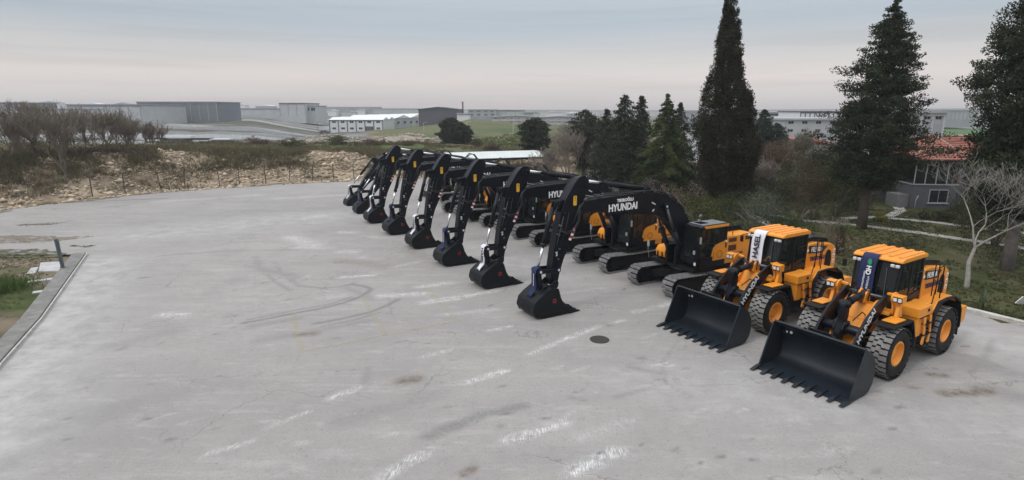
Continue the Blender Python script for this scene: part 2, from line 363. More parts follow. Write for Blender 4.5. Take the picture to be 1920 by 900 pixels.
# ------------------------------------------------------------------ the paved lot with its stains and scrapes
def seg_d(x, y, a, b):
    ax, ay = a; bx, by = b; dx, dy = bx - ax, by - ay; L = dx * dx + dy * dy + 1e-9
    t = np.clip(((x - ax) * dx + (y - ay) * dy) / L, 0, 1); return np.hypot(x - ax - t * dx, y - ay - t * dy), t
WH = [(950, 827, 1057, 793, .15, 1), (715, 897, 798, 847, .15, .9), (1073, 885, 1157, 847, .2, 1), (873, 718, 948, 695, .12, 1), (619, 747, 673, 727, .11, .8),
      (502, 802, 577, 772, .08, .7), (385, 853, 470, 828, .08, .7), (790, 670, 844, 656, .09, .6), (919, 620, 957, 612, .09, .7), (994, 664, 1060, 636, .12, .7), (1060, 636, 1123, 612, .12, .8),
      (1148, 606, 1170, 600, .1, .8), (790, 570, 865, 560, .1, .9), (1190, 585, 1260, 568, .15, .7), (643, 520, 700, 516, .16, 1), (710, 556, 796, 550, .25, .8), (786, 537, 845, 530, .22, .8),
      (790, 567, 858, 556, .15, .7), (872, 556, 930, 545, .18, .9), (545, 445, 590, 460, .5, .7), (575, 408, 605, 404, .5, .6), (641, 472, 665, 472, .3, .7), (560, 464, 617, 464, .3, .6), (640, 435, 665, 435, .3, .6),
      (302, 590, 348, 590, .18, 1), (1225, 685, 1250, 680, .06, .7), (738, 500, 780, 492, .2, .5), (600, 560, 640, 556, .2, .5), (830, 590, 930, 580, .2, .4),
      (1440, 790, 1500, 782, .15, .2), (1540, 850, 1600, 842, .12, .3), (420, 540, 470, 536, .15, .4), (520, 372, 640, 366, .5, .5), (300, 378, 480, 366, .6, .4), (700, 445, 740, 443, .25, .5), (975, 560, 1130, 540, .15, .35), (1090, 820, 1190, 790, .2, .3)]
DK = [(802, 818, 900, 780, .25, .55), (900, 780, 985, 760, .2, .55),
      (756, 638, 775, 642, .05, .6), (775, 642, 805, 644, .05, .6), (600, 700, 690, 690, .02, .5), (682, 730, 690, 690, .15, .3), (1155, 745, 1230, 725, .12, .3), (1070, 745, 1100, 752, .1, .4), (650, 540, 700, 560, .2, .35), (1190, 690, 1240, 700, .12, .4),
      (480, 640, 700, 600, .25, .25), (200, 650, 330, 620, .4, .2), (1700, 650, 1900, 700, .5, .3), (1850, 730, 1915, 745, .5, .4), (310, 372, 120, 380, .35, .6), (480, 395, 700, 392, 1.0, .2), (100, 800, 400, 720, .6, .15), (640, 790, 820, 740, .4, .22), (240, 385, 200, 388, .2, .7), (560, 520, 470, 500, .35, .3)]
BR = [(753, 716, 780, 710, .3, .9), (869, 888, 886, 880, .12, 1.3), (1742, 702, 1772, 704, .14, 1.2), (1768, 738, 1855, 734, .22, 1.1), (1700, 726, 1722, 727, .1, .6), (560, 628, 590, 626, .22, .8), (640, 488, 730, 500, .6, .35), (770, 470, 830, 492, .6, .3), (845, 495, 890, 490, .4, .35), (1570, 745, 1590, 735, .1, .7), (1640, 735, 1650, 733, .12, .7), (1165, 522, 1250, 530, .5, .35)]
for line, wd, s in (([(455, 606), (500, 598), (548, 588), (600, 579), (641, 569), (672, 558), (690, 548), (696, 542), (684, 537), (660, 533)], .13, .75), ([(462, 600), (548, 583), (620, 570), (660, 557)], .10, .5), ([(470, 612), (520, 603), (560, 596)], .3, .35), ([(590, 607), (640, 598), (696, 585), (725, 573), (748, 561)], .12, .7), ([(604, 612), (660, 601), (712, 586)], .10, .45),
                    ([(560, 536), (600, 540), (640, 538), (665, 530)], .10, .6), ([(478, 480), (492, 505), (515, 528), (545, 545)], .12, .45), ([(512, 490), (530, 515), (560, 535)], .10, .4), ([(1270, 640), (1240, 680), (1250, 720), (1300, 745)], .06, .3), ([(1700, 640), (1760, 655), (1830, 672), (1880, 690)], .2, .4), ([(1860, 640), (1850, 665), (1820, 700)], .12, .35), ([(300, 480), (420, 470), (560, 468)], .2, .35)):
    for i in range(len(line) - 1): DK.append((*line[i], *line[i + 1], wd, s))
_rr = random.Random(3)
for i in range(70):
    a = _rr.uniform(100, 1850); b_ = _rr.uniform(480, 890); DK.append((a, b_, a + _rr.uniform(3, 16), b_ - _rr.uniform(-1, 4), .04 + .04 * _rr.random(), _rr.uniform(.4, 1.0)))
for i in range(26):
    a = _rr.uniform(300, 1700); b_ = _rr.uniform(440, 880); WH.append((a, b_, a + _rr.uniform(8, 40), b_ - _rr.uniform(0, 10), .05, _rr.uniform(.3, .6)))
def masks(x, y):
    o = np.zeros((len(x), 4)); wob = (fbm(x * 2.2, y * 2.2, 3) - .5) * .5
    for ch, L in enumerate((WH, DK, BR)):
        for (a, b, c, d, wd, s) in L:
            P, Q = gp(a, b), gp(c, d); dist, t = seg_d(x, y, P, Q)
            if ch == 0: P2 = np.clip(1.15 - dist * (1 + wob) / (wd * 1.5), 0, 1)
            else: P2 = np.clip(1.3 - dist * (1 + wob) / wd, 0, 1)
            v = s * P2
            o[:, ch] = np.maximum(o[:, ch], v)
    # chalky dust beside the left kerb and across the far part of the lot
    dist, t = seg_d(x, y, (-13, 12), (-22, 29)); o[:, 3] = .8 * np.exp(-(dist / 2.0) ** 2)
    for (P, Q, wd, s) in (((-24, 36), (-8, 47), 3.0, .5), ((16, 20), (24, 8), 2.0, .5), ((4, 16), (16, 12), 1.6, .35), ((2, 27), (-4, 33), 1.6, .5)):
        dist, t = seg_d(x, y, P, Q); o[:, 3] = np.maximum(o[:, 3], s * np.exp(-(dist / wd) ** 2))
    return np.clip(o, 0, 1)
def lot_cells(x0, x1, y0, y1, h, hole=None):
    xs = np.arange(x0, x1 + 1e-6, h); ys = np.arange(y0, y1 + 1e-6, h); X, Y = np.meshgrid(xs, ys)
    i = np.arange(X.size).reshape(X.shape); Fq = np.stack([i[:-1, :-1], i[:-1, 1:], i[1:, 1:], i[1:, :-1]], -1).reshape(-1, 4)
    cx = (X[:-1, :-1] + h / 2).ravel(); cy = (Y[:-1, :-1] + h / 2).ravel(); k = inside(LOT, cx, cy)
    if hole: k &= ~((cx > hole[0]) & (cx < hole[1]) & (cy > hole[2]) & (cy < hole[3]))
    V = np.stack([X.ravel(), Y.ravel()], -1); Fq = Fq[k]; u, inv = np.unique(Fq, return_inverse=True)
    return V[u], inv.reshape(-1, 4)
hole = (-12, 18, 9, 30)
V1, F1 = lot_cells(-12, 18, 9, 30, .12); V2, F2 = lot_cells(-64.8, 39.6, -12, 72, .24, hole)
Vl = np.vstack([V1, V2]); Fl = np.vstack([F1, F2 + len(V1)])
mk = masks(Vl[:, 0], Vl[:, 1])
ASPH = bpy.data.materials.new('dusty_paving'); ASPH.use_nodes = True; t = ASPH.node_tree; n = t.nodes; l = t.links; b = n['Principled BSDF']; b.inputs['Roughness'].default_value = .88; b.inputs['Specular IOR Level'].default_value = .3
co = n.new('ShaderNodeTexCoord').outputs['Object']
def noise(scale, det=6, rough=.55, vec=None, map_=None):
    z = n.new('ShaderNodeTexNoise'); z.inputs['Scale'].default_value = scale; z.inputs['Detail'].default_value = det; z.inputs['Roughness'].default_value = rough
    if map_:
        m = n.new('ShaderNodeMapping'); m.inputs['Scale'].default_value = map_[0]; m.inputs['Rotation'].default_value = (0, 0, map_[1]); l.new(co, m.inputs[0]); l.new(m.outputs[0], z.inputs[0])
    else: l.new(co, z.inputs[0])
    return z.outputs[0]
def rng_(v, a, b_, c=0., d=1.):
    m = n.new('ShaderNodeMapRange'); m.inputs[1].default_value = a; m.inputs[2].default_value = b_; m.inputs[3].default_value = c; m.inputs[4].default_value = d; l.new(v, m.inputs[0]); return m.outputs[0]
def mixc(f, a, b_):
    m = n.new('ShaderNodeMix'); m.data_type = 'RGBA'
    for s_, v in ((0, f), (6, a), (7, b_)):
        if isinstance(v, tuple): m.inputs[s_].default_value = (*v, 1)
        elif isinstance(v, float): m.inputs[s_].default_value = v
        else: l.new(v, m.inputs[s_])
    return m.outputs[2]
def mth(op, a, b_):
    m = n.new('ShaderNodeMath'); m.operation = op
    for i, v in enumerate((a, b_)):
        if isinstance(v, (int, float)): m.inputs[i].default_value = v
        else: l.new(v, m.inputs[i])
    m.use_clamp = op == 'MULTIPLY'
    return m.outputs[0]
at_ = n.new('ShaderNodeAttribute'); at_.attribute_name = 'col'; sp_ = n.new('ShaderNodeSeparateColor'); l.new(at_.outputs['Color'], sp_.inputs[0])
c = mixc(rng_(noise(.11, 5), .35, .65), (.275, .264, .259), (.35, .335, .326))
c = mixc(rng_(noise(.5, 7, .62, map_=((.35, 1.6, 1), R(28))), .48, .72, 0, .45), c, (.23, .222, .226))
c = mixc(rng_(noise(.8, 7, .65, map_=((.3, 2.2, 1), R(-12))), .55, .75, 0, .6), c, (.43, .42, .425))
c = mixc(rng_(noise(.33, 8, .68), .50, .70, 0, .5), c, (.235, .23, .232))
c = mixc(rng_(noise(2.6, 8, .75), .50, .70, 0, .5), c, (.235, .222, .214))
c = mixc(rng_(noise(.06, 4), .5, .7, 0, .35), c, (.26, .262, .272))
c = mixc(rng_(noise(7, 8, .8), .52, .66, 0, .45), c, (.20, .19, .185))
c = mixc(rng_(noise(1.1, 9, .78, map_=((.6, 1.5, 1), R(35))), .54, .66, 0, .5), c, (.42, .405, .395))
c = mixc(rng_(noise(34, 3, .6), .45, .75, 0, .5), c, (.20, .192, .188))
c = mixc(rng_(noise(14, 2, .5), .70, .74, 0, .8), c, (.09, .085, .08))
c = mixc(rng_(noise(60, 2, .6), .60, .70, 0, .5), c, (.52, .50, .485))
c = mixc(rng_(noise(20, 5, .8), .56, .68, 0, .5), c, (.17, .163, .158))
vo = n.new('ShaderNodeTexVoronoi'); vo.feature = 'DISTANCE_TO_EDGE'; vo.inputs['Scale'].default_value = .23; dm = n.new('ShaderNodeVectorMath'); dm.operation = 'ADD'; dn = n.new('ShaderNodeTexNoise'); dn.inputs['Scale'].default_value = .9; dn.inputs['Detail'].default_value = 8; l.new(co, dn.inputs[0]); dsc = n.new('ShaderNodeVectorMath'); dsc.operation = 'SCALE'; dsc.inputs['Scale'].default_value = 2.2; l.new(dn.outputs['Color'], dsc.inputs[0]); l.new(co, dm.inputs[0]); l.new(dsc.outputs[0], dm.inputs[1]); l.new(dm.outputs[0], vo.inputs[0])
c = mixc(mth('MULTIPLY', rng_(vo.outputs['Distance'], .0, .008, .5, 0), rng_(noise(.25, 3), .46, .56, 0, 1)), c, (.10, .095, .09))
c = mixc(mth('MULTIPLY', at_.outputs['Alpha'], rng_(noise(1.1, 7, .7), .38, .62, .15, .75)), c, (.50, .495, .50))
c = mixc(mth('MULTIPLY', sp_.outputs[1], rng_(noise(9, 5, .7), .3, .6, .35, 1)), c, (.115, .115, .125))
c = mixc(mth('MULTIPLY', sp_.outputs[2], rng_(noise(5, 6, .7), .3, .62, .15, 1)), c, (.13, .10, .075))
hat = mth('MULTIPLY', rng_(noise(9, 4, .6, map_=((4.0, .35, 1), R(-30))), .47, .56, .0, 1), rng_(noise(2.6, 6, .75), .40, .56, .0, 1))
c = mixc(mth('MULTIPLY', mth('MULTIPLY', sp_.outputs[0], mth('ADD', hat, rng_(noise(4.5, 8, .8), .48, .62, 0, .55))), .9), c, (.64, .64, .66))
l.new(c, b.inputs['Base Color'])
bp = n.new('ShaderNodeBump'); bp.inputs['Strength'].default_value = .35; bp.inputs['Distance'].default_value = .02; l.new(noise(22, 6, .7), bp.inputs['Height']); l.new(bp.outputs[0], b.inputs['Normal'])
zz = .02 * (fbm(Vl[:, 0] * .12, Vl[:, 1] * .12, 2) - .5)
lot = np_mesh('paved_lot', np.c_[Vl, zz], Fl, ASPH, mk, smooth=True); tag(lot, kind='structure')

# faded yellow lines, and tar cracks
PAINT = bpy.data.materials.new('faded_yellow_paint'); PAINT.use_nodes = True; t = PAINT.node_tree; n = t.nodes; l = t.links; b = n['Principled BSDF']; b.inputs['Base Color'].default_value = (.50, .45, .27, 1); b.inputs['Roughness'].default_value = .9
co = n.new('ShaderNodeTexCoord').outputs['Object']
l.new(rng_(noise(5, 8, .75), .42, .70, 0, .5), b.inputs['Alpha'])
mb = MB()
def gline(a, b_, wd, z=.016, k=12):
    P, Q = Vector((*gp(*a), z)), Vector((*gp(*b_), z)); d = (Q - P).normalized(); s_ = Vector((-d.y, d.x, 0)) * wd / 2
    mb.add([P - s_, P + s_, Q + s_, Q - s_], [(0, 3, 2, 1)])
for a, b_ in (((549, 585), (565, 658)), ((679, 558), (723, 629)), ((798, 540), (858, 602))): gline(a, b_, .20)
gline((565, 659), (861, 601), .15, .0205)
tag(mb.build('painted_lines', PAINT, fix=False), kind='structure')

# ------------------------------------------------------------------ kerbs
CONC = mat('old_concrete', (.20, .195, .19), .9, noise=.25, nscale=2.5, bump=.5, bscale=30, dirt=(.09, .085, .075), dirt_amt=.6)
CONCP = mat('pale_kerb', (.48, .47, .45), .9, noise=.2, nscale=3, bump=.4, bscale=30, dirt=(.2, .18, .15), dirt_amt=.7)
def strip(name, line, wd, z0, z1, m, bevel=.02, side=0):
    mb = MB(); pts = [Vector((x, y, 0)) for x, y in line]; L = []; Rr = []
    for i, p in enumerate(pts):
        d = (pts[min(i + 1, len(pts) - 1)] - pts[max(0, i - 1)]).normalized(); nn = Vector((-d.y, d.x, 0))
        L.append(p + nn * (wd / 2 + side)); Rr.append(p - nn * (wd / 2 - side))
    n_ = len(pts); vs = [Vector((q.x, q.y, z)) for z in (z0, z1) for S in (L, Rr) for q in S]
    fs = []
    for i in range(n_ - 1):
        fs += [(2 * n_ + i, 2 * n_ + i + 1, 3 * n_ + i + 1, 3 * n_ + i), (i, i + 1, 2 * n_ + i + 1, 2 * n_ + i), (n_ + i, 3 * n_ + i, 3 * n_ + i + 1, n_ + i + 1)]
    fs += [(0, 2 * n_, 3 * n_, n_), (n_ - 1, 2 * n_ - 1, 4 * n_ - 1, 3 * n_ - 1)]
    mb.add(vs, fs); return mb.build(name, m, None, bevel)
kl = strip('left_kerb', [(-2.5, -12), (-15.75, 15.9), (-18.1, 20.75), (-23.7, 30.9)], .62, -.1, .14, CONC, side=.33); tag(kl, kind='structure')
ke = strip('kerb_edge', [(-2.5, -12), (-15.75, 15.9), (-18.1, 20.75), (-23.7, 30.9)], .06, -.1, .10, CONCP, .01, side=-.035); tag(ke, kind='structure')
kr = strip('right_kerb', [(38.2, -12), (25.1, 10.4), (19.05, 20.15), (17.0, 23.5), (11.4, 33.2), (5.3, 43.4), (2.4, 48.3)], .24, -.1, .17, CONCP, side=-.1); tag(kr, kind='structure')
# garden paths
PATH = mat('path_paving', (.34, .33, .31), .9, noise=.2, nscale=1.5, bump=.3, bscale=15)
for pl in ([(1385, 392), (1440, 402), (1500, 413), (1560, 418), (1640, 426), (1720, 436), (1800, 448), (1900, 462), (2100, 500)], [(1580, 410), (1640, 407), (1700, 412), (1760, 418), (1850, 430), (2100, 455)],
           [(1400, 398), (1430, 415), (1450, 425)], [(1660, 408), (1690, 395), (1672, 375), (1690, 362)]):
    o = strip('garden_path', [gp(*p, .05) for p in pl], .75, 0.0, .075, PATH, .01); tag(o, kind='structure')

# ================================================================== crawler excavators
def rounded(pts, r=.06, k=3):
    out = []
    n = len(pts)
    for i in range(n):
        p = Vector((*pts[i], 0)); a = Vector((*pts[i - 1], 0)); b = Vector((*pts[(i + 1) % n], 0))
        da = (a - p); db = (b - p); rr = min(r, da.length * .45, db.length * .45); A = p + da.normalized() * rr; B = p + db.normalized() * rr
        for j in range(k + 1):
            t = j / k; q = A * (1 - t) ** 2 + p * 2 * t * (1 - t) + B * t * t; out.append((q.x, q.y))
    return out
def stadium(hx, r, zc, s, flat=.0):
    """point and tangent on the track loop at arc length s"""
    L = 2 * (2 * hx) + 2 * math.pi * r; s = s % L
    if s < 2 * hx: return (-hx + s, zc + r - .05 * math.sin(math.pi * s / (2 * hx))), (1, 0)
    s -= 2 * hx
    if s < math.pi * r:
        a = math.pi / 2 - s / r; return (hx + r * math.cos(a), zc + r * math.sin(a)), (math.sin(a), -math.cos(a))
    s -= math.pi * r
    if s < 2 * hx: return (hx - s, zc - r), (-1, 0)
    s -= 2 * hx; a = -math.pi / 2 - s / r
    return (-hx + r * math.cos(a), zc + r * math.sin(a)), (math.sin(a), -math.cos(a))
def wheel_disc(name, x, y0, y1, z, r, m, parent, n=24, hub=.35):
    mb = MB(); mb.lathe_y([(0.001, y0), (r, y0), (r, y1), (r * .82, y1 + .005), (r * .75, y1 - .05), (r * hub, y1 - .05), (r * hub, y1 + .03), (.001, y1 + .03)], x, z, n); return mb.build(name, m, parent)
def make_track(ex, s):
    yc = s * 1.1; hx, r, zc = 1.83, .41, .455; L = 4 * hx + 2 * math.pi * r; nsh = 46; mb = MB(); wd = .30
    for i in range(nsh):
        (x, z), (tx, tz) = stadium(hx, r, zc, i * L / nsh); nx, nz = -tz, tx
        if True:
            hl = L / nsh * .37
            def P(a, bn): return (x + tx * a + nx * bn, z + tz * a + nz * bn)
            q = [P(-hl, -.012), P(hl, -.012), P(hl, .012), P(-hl, .012)]
            mb.m = 0; mb.prism(q, yc - wd, yc + wd)
            for g_ in (-.7, 0.0, .7):
                q = [P(g_ * hl - .010, .012), P(g_ * hl + .010, .012), P(g_ * hl + .006, .042), P(g_ * hl - .006, .042)]; mb.prism(q, yc - wd, yc + wd)
            mb.m = 1; q = [P(-hl, -.10), P(hl, -.10), P(hl, -.012), P(-hl, -.012)]; mb.prism(q, yc - .11, yc + .11)
    tr = mb.build('track', [SHOE, SHOE_D], ex, fix=True)
    mb = MB(); mb.prism(rounded([(-1.75, .14), (1.75, .14), (1.95, .45), (1.75, .72), (-1.7, .72), (-1.95, .45)], .1), yc - .21, yc + .21)
    mb.prism([(-.55, .66), (.6, .66), (.45, .74), (-.4, .74)], yc - .16, yc + .2)
    for x in (-1.2, -.85, -.5, -.15, .2, .55, .9, 1.25): mb.lathe_y([(0.001, yc - .23), (.10, yc - .23), (.10, yc + .23), (0.001, yc + .23)], x, .2, 14)
    mb.build('track_frame', DARK, tr, .012)
    wheel_disc('idler', hx, yc - .2, yc + .2, zc, .33, DARK, tr); wheel_disc('sprocket', -hx, yc - .2, yc + .2, zc, .34, DARK, tr)
    return tr
def excavator(name, guard=False):
    ex = empty(name)
    for s in (1, -1): make_track(ex, s)
    mb = MB()                                   # X shaped lower frame
    mb.lathe_y([(0, 0)] * 3, 0, 0, 3) if False else None
    for s in (1, -1):
        for e in (1, -1):
            mb.bar((e * .35, s * .2, .62), (e * 1.05, s * .98, .48), .42, .34)
    mb.prismz([(.75 * math.cos(a * math.pi / 8), .75 * math.sin(a * math.pi / 8)) for a in range(16)], .42, .8)
    mb.build('lower_frame', DARK, ex, .015)
    mb = MB(); mb.prismz([(.68 * math.cos(a * math.pi / 14), .68 * math.sin(a * math.pi / 14)) for a in range(28)], .8, .97); mb.build('slewing_ring', STEEL, ex)
    mb = MB(); mb.prism(rounded([(-2.3, .98), (.95, .98), (.95, 1.14), (-2.5, 1.14)], .03), -1.32, 1.32)
    mb.box(-2.4, .6, 1.325, 1.36, 1.06, 1.14); mb.box(.3, 1.0, -.32, -.2, 1.1, 1.95); mb.box(.3, 1.0, .2, .32, 1.1, 1.95)
    mb.prism([(-.5, 1.14), (.9, 1.14), (.35, 2.0), (-.15, 2.0)], -.33, -.25); mb.prism([(-.5, 1.14), (.9, 1.14), (.35, 2.0), (-.15, 2.0)], .25, .33)
    mb.build('deck', DARK, ex, .012)
    # counterweight
    cwp = rounded([(-2.45, -1.3), (-2.45, 1.3), (-2.85, 1.3), (-3.2, .95), (-3.32, .4), (-3.32, -.4), (-3.2, -.95), (-2.85, -1.3)], .12)
    mb = MB(); mb.prismz(cwp, 1.1, 2.12); mb.build('counterweight', BLACK, ex, .04)
    # engine housing
    eh = empty('engine_housing', parent=ex)
    mb = MB(); mb.prism(rounded([(-.95, 1.14), (-2.88, 1.14), (-3.1, 1.5), (-3.12, 1.95), (-2.85, 2.36), (-.95, 2.36)], .06), .55, 1.33)
    mb.prism(rounded([(-.95, 1.14), (-2.88, 1.14), (-2.88, 2.36), (-.95, 2.36)], .06), -1.33, .5)
    mb.build('housing_body', ORANGE, eh, .025)
    mb = MB(); mb.prism(rounded([(.02, 1.4), (-.14, 2.0), (-.35, 2.12), (-.85, 2.22), (-.97, 2.38), (-2.85, 2.38), (-3.22, 1.95), (-2.9, 1.44), (-2.85, 1.4)], .05), 1.30, 1.38)
    for x in (-.98, -2.0): mb.box(x - .006, x + .006, 1.381, 1.384, 1.45, 2.3)
    sp = mb.build('side_panel', ORANGE, eh, .015)
    GR = mat('brown_grille', (.11, .035, .008), .7)
    mb = MB()
    for (a, b_, c_, d_) in ((-1.1, -1.62, 2.12, 2.30), (-1.1, -1.62, 1.72, 1.98), (-2.2, -2.72, 2.12, 2.30)):
        q = [(a, c_), (b_, c_), (b_, d_), (a, d_)]; mb.prism(q, 1.382, 1.387)
        k = int((d_ - c_) / .035)
        for j in range(k): mb.box(b_ + .02, a - .02, 1.387, 1.395, c_ + .012 + j * .035, c_ + .02 + j * .035)
    mb.prism([(-2.48, 1.66), (-2.78, 1.66), (-3.0, 1.98), (-2.68, 1.98)], 1.382, 1.388)
    mb.build('grille', GR, eh)
    mb = MB(); mb.lathe_y([(.001, 1.385), (.03, 1.385), (.03, 1.40), (.001, 1.40)], -.9, 2.14, 12); mb.tube([(-.55 + .17 * math.cos(a), 1.386, 1.66 + .15 * math.sin(a)) for a in np.linspace(0, 6.28, 18)], .008, 5); mb.box(-.2, -.185, 1.382, 1.388, 1.5, 1.75); mb.build('panel_trim', BLACK, eh)
    mb = MB(); mb.lathe_y([(.001, 1.385), (.055, 1.385), (.055, 1.40), (.001, 1.40)], -.93, 2.19, 14); mb.build('round_badge', WHITE, eh)
    text('lettering', 'HX220A', .13, INKBLK, eh, (-1.85, 1.392, 1.56), (-1, 0, 0), (0, 0, 1), bold=.002)
    text('lettering', 'G', .30, WHITE, eh, (-3.135, 1.0, 1.62), (0, -1, 0), (0, 0, 1), bold=.004)
    mb = MB(); mb.prism(rounded([(-1.55, 2.36), (-1.62, 2.50), (-1.95, 2.62), (-2.75, 2.60), (-2.98, 2.45), (-3.0, 2.36)], .05), -.85, .55)
    for j in range(12): mb.box(-2.0 - j * .075, -1.96 - j * .075, .55, .565, 2.40, 2.55)
    mb.build('hood', BLACK, eh, .03)
    mb = MB(); mb.cyl((-1.3, -.55, 2.36), (-1.3, -.55, 2.85), .07, 14); mb.tube([(-1.3, -.55, 2.85), (-1.33, -.55, 2.95), (-1.42, -.55, 3.02)], .065, 12); mb.build('exhaust_pipe', STEEL, eh)
    mb = MB(); mb.cyl((-1.1, .25, 2.36), (-1.1, .25, 2.75), .05, 12); mb.cyl((-1.1, .25, 2.75), (-1.1, .25, 2.9), .12, 16, .10); mb.build('air_intake', DARK, eh)
    mb = MB()
    for (x, y) in ((-1.0, 1.2), (-1.55, 1.2)): mb.tube([(x, y, 2.36), (x, y, 2.86)], .016, 6)
    mb.tube([(-1.0, 1.2, 2.86), (-1.55, 1.2, 2.86)], .016, 6); mb.tube([(-1.0, 1.2, 2.6), (-1.55, 1.2, 2.6)], .013, 6)
    for y in (-.95, -.35): mb.tube([(.25, -1.28, 1.9), (.25, -1.28, 2.4), (-.9, -1.28, 2.75), (-.9, -1.28, 2.36)], .016, 6)
    mb.build('handrail', DARK, eh)
    # tool box in front of the right side
    mb = MB(); mb.prism(rounded([(.15, 1.20), (.76, 1.20), (.82, 1.50), (.68, 1.74), (.15, 1.76)], .09, 4), -1.14, -.56)
    tb = mb.build('tool_box', ORANGE, ex, .03)
    mb = MB(); mb.box(.79, .83, -1.02, -.96, 1.22, 1.48); mb.build('latch', DARK, tb); mb = MB(); mb.box(.79, .83, -.74, -.68, 1.22, 1.48); mb.build('latch', DARK, tb)
    mb = MB(); mb.box(-.9, .33, -1.3, -.5, 1.14, 1.95); mb.build('fuel_tank', DARK, ex, .03)
    mb = MB(); mb.tube([(1.05, -1.3, 1.1), (1.12, -1.32, 1.5), (1.12, -1.32, 1.95)], .014, 6); mb.prismz(rounded([(1.06, -1.42), (1.1, -1.42), (1.12, -1.26), (1.08, -1.26)], .01), 1.66, 1.90); mb.build('mirror', PLASTIC, ex)
    # cab
    cab = empty('cab', parent=ex); y0, y1 = .5, 1.38; zt = 2.92
    mb = MB(); mb.prism(rounded([(-.95, 1.16), (.72, 1.16), (.82, 1.35), (.80, 1.62), (-.1, 1.62), (-.95, 2.0)], .04), y0 + .02, y1 - .02)
    for y in (y0 + .03, y1 - .03):
        mb.bar((.80, y, 1.6), (.62, y, zt), .07, .07); mb.bar((-.93, y, 1.9), (-.93, y, zt), .07, .09); mb.bar((-.18, y, 1.6), (-.18, y, zt), .05, .07)
        mb.bar((-.95, y, zt - .03), (.65, y, zt - .03), .07, .09); mb.bar((-.93, y, 2.2), (-.18, y, 1.95), .04, .05)
    mb.bar((.63, y0, zt - .02), (.63, y1, zt - .02), .06, .09); mb.bar((-.93, y0, zt - .02), (-.93, y1, zt - .02), .06, .09)
    mb.build('cab_frame', BLACK, cab, .015)
    mb = MB(); mb.prism(rounded([(-.98, zt), (.72, zt), (.70, zt + .05), (.5, zt + .10), (-.9, zt + .10), (-.98, zt + .06)], .03), y0 - .01, y1 + .01); mb.build('roof', BLACK if guard else DARK, cab, .015)
    mb = MB(); mb.prism(rounded([(-.99, zt - .035), (.45, zt - .035), (.55, zt + .075), (-.99, zt + .075)], .02), y1 - .02, y1 + .035); mb.build('roof_stripe', ORANGE, cab, .012)
    mb = MB(); mb.box(-.9, .55, y0 + .04, y1 - .06, zt + .10, zt + .125); mb.build('roof_plate', ROOFG, cab, .008)
    mb = MB(); mb.box(-.05, .42, y0 + .14, y1 - .28, zt + .126, zt + .135); mb.build('hatch', GLASSD, cab)
    mb = MB(); mb.add([(.82, y0 + .05, 1.62), (.82, y1 - .05, 1.62), (.65, y1 - .05, zt - .06), (.65, y0 + .05, zt - .06)], [(0, 1, 2, 3)]); mb.build('windscreen', GLASS, cab)
    for y in (y0 + .012, y1 - .012):
        mb = MB(); mb.add([(.76, y, 1.62), (.6, y, zt - .07), (-.16, y, zt - .07), (-.16, y, 1.62)], [(0, 1, 2, 3)]); mb.build('window', GLASS, cab)
        mb = MB(); mb.add([(-.2, y, 1.97), (-.2, y, zt - .07), (-.9, y, zt - .07), (-.9, y, 2.2)], [(0, 1, 2, 3)]); mb.build('window', GLASS, cab)
    mb = MB(); mb.add([(-.94, y0 + .05, 2.0), (-.94, y1 - .05, 2.0), (-.94, y1 - .05, zt - .06), (-.94, y0 + .05, zt - .06)], [(0, 1, 2, 3)]); mb.build('window', GLASS, cab)
    mb = MB(); mb.prism(rounded([(-.12, 1.25), (.68, 1.25), (.72, 1.6), (-.12, 1.6)], .03), y1 - .02, y1 + .012); mb.bar((.33, y1, 1.62), (.33, y1, zt - .1), .03, .03); mb.box(-.14, .70, y1 - .005, y1 + .012, 2.18, 2.21); mb.tube([(.05, y1 + .01, 1.7), (.05, y1 + .05, 1.7), (.05, y1 + .05, 1.95), (.05, y1 + .01, 1.95)], .012, 6); mb.build('door', BLACK, cab, .008)
    mb = MB(); mb.prism(rounded([(-.75, 1.6), (-.2, 1.6), (-.18, 1.78), (-.6, 1.85), (-.68, 2.55), (-.82, 2.55)], .05), .72, 1.16); mb.box(.3, .5, .8, 1.1, 1.62, 1.85); mb.build('seat', SEATM, cab, .03)
    mb = MB(); mb.bar((.86, .72, 1.75), (.76, .86, 2.5), .02, .02); mb.tube([(.6, y0 + .1, zt - .02), (.9, y0 + .1, zt - .05)], .012, 5); mb.build('wiper', DARK, cab)
    mb = MB(); mb.tube([(.65, y1, 2.3), (.78, y1 + .1, 2.42)], .012, 5); mb.prismz(rounded([(.74, y1 + .06), (.80, y1 + .03), (.84, y1 + .13), (.78, y1 + .15)], .02), 2.28, 2.56); mb.build('wrapped_mirror', PLASTIC, cab, .02); mb = MB(); mb.prismz(rounded([(.85, y1 - .2), (.91, y1 - .2), (.92, y1 - .08), (.86, y1 - .08)], .02), 1.78, 1.94); mb.build('wrapped_lamp', PLASTIC, cab, .02)
    mb = MB(); mb.box(.83, .845, y1 - .16, y1 - .06, 1.28, 1.42); mb.build('reflector', WHITE, cab)
    mb = MB()
    for y in (y0 + .15, y1 - .2): mb.prism(rounded([(.66, zt - .02), (.74, zt - .03), (.74, zt + .07), (.66, zt + .07)], .02), y - .06, y + .06)
    mb.tube([(-.5, y0 + .1, zt + .1), (-.5, y0 + .1, zt + .42), (-.25, y0 + .1, zt + .46)], .012, 5); mb.build('work_lamp', LAMPG if not guard else DARK, cab)
    if guard:
        mb = MB()
        for i in range(8):
            y = y0 + .05 + i * (y1 - y0 - .1) / 7; mb.bar((.90, y, 1.5), (.74, y, zt - .02), .025, .03)
        mb.bar((.90, y0, 1.5), (.90, y1, 1.5), .03, .04); mb.bar((.82, y0, 2.2), (.82, y1, 2.2), .03, .03); mb.bar((.75, y0, zt - .03), (.75, y1, zt - .03), .03, .04)
        mb.build('front_guard', BLACK, cab, .004)
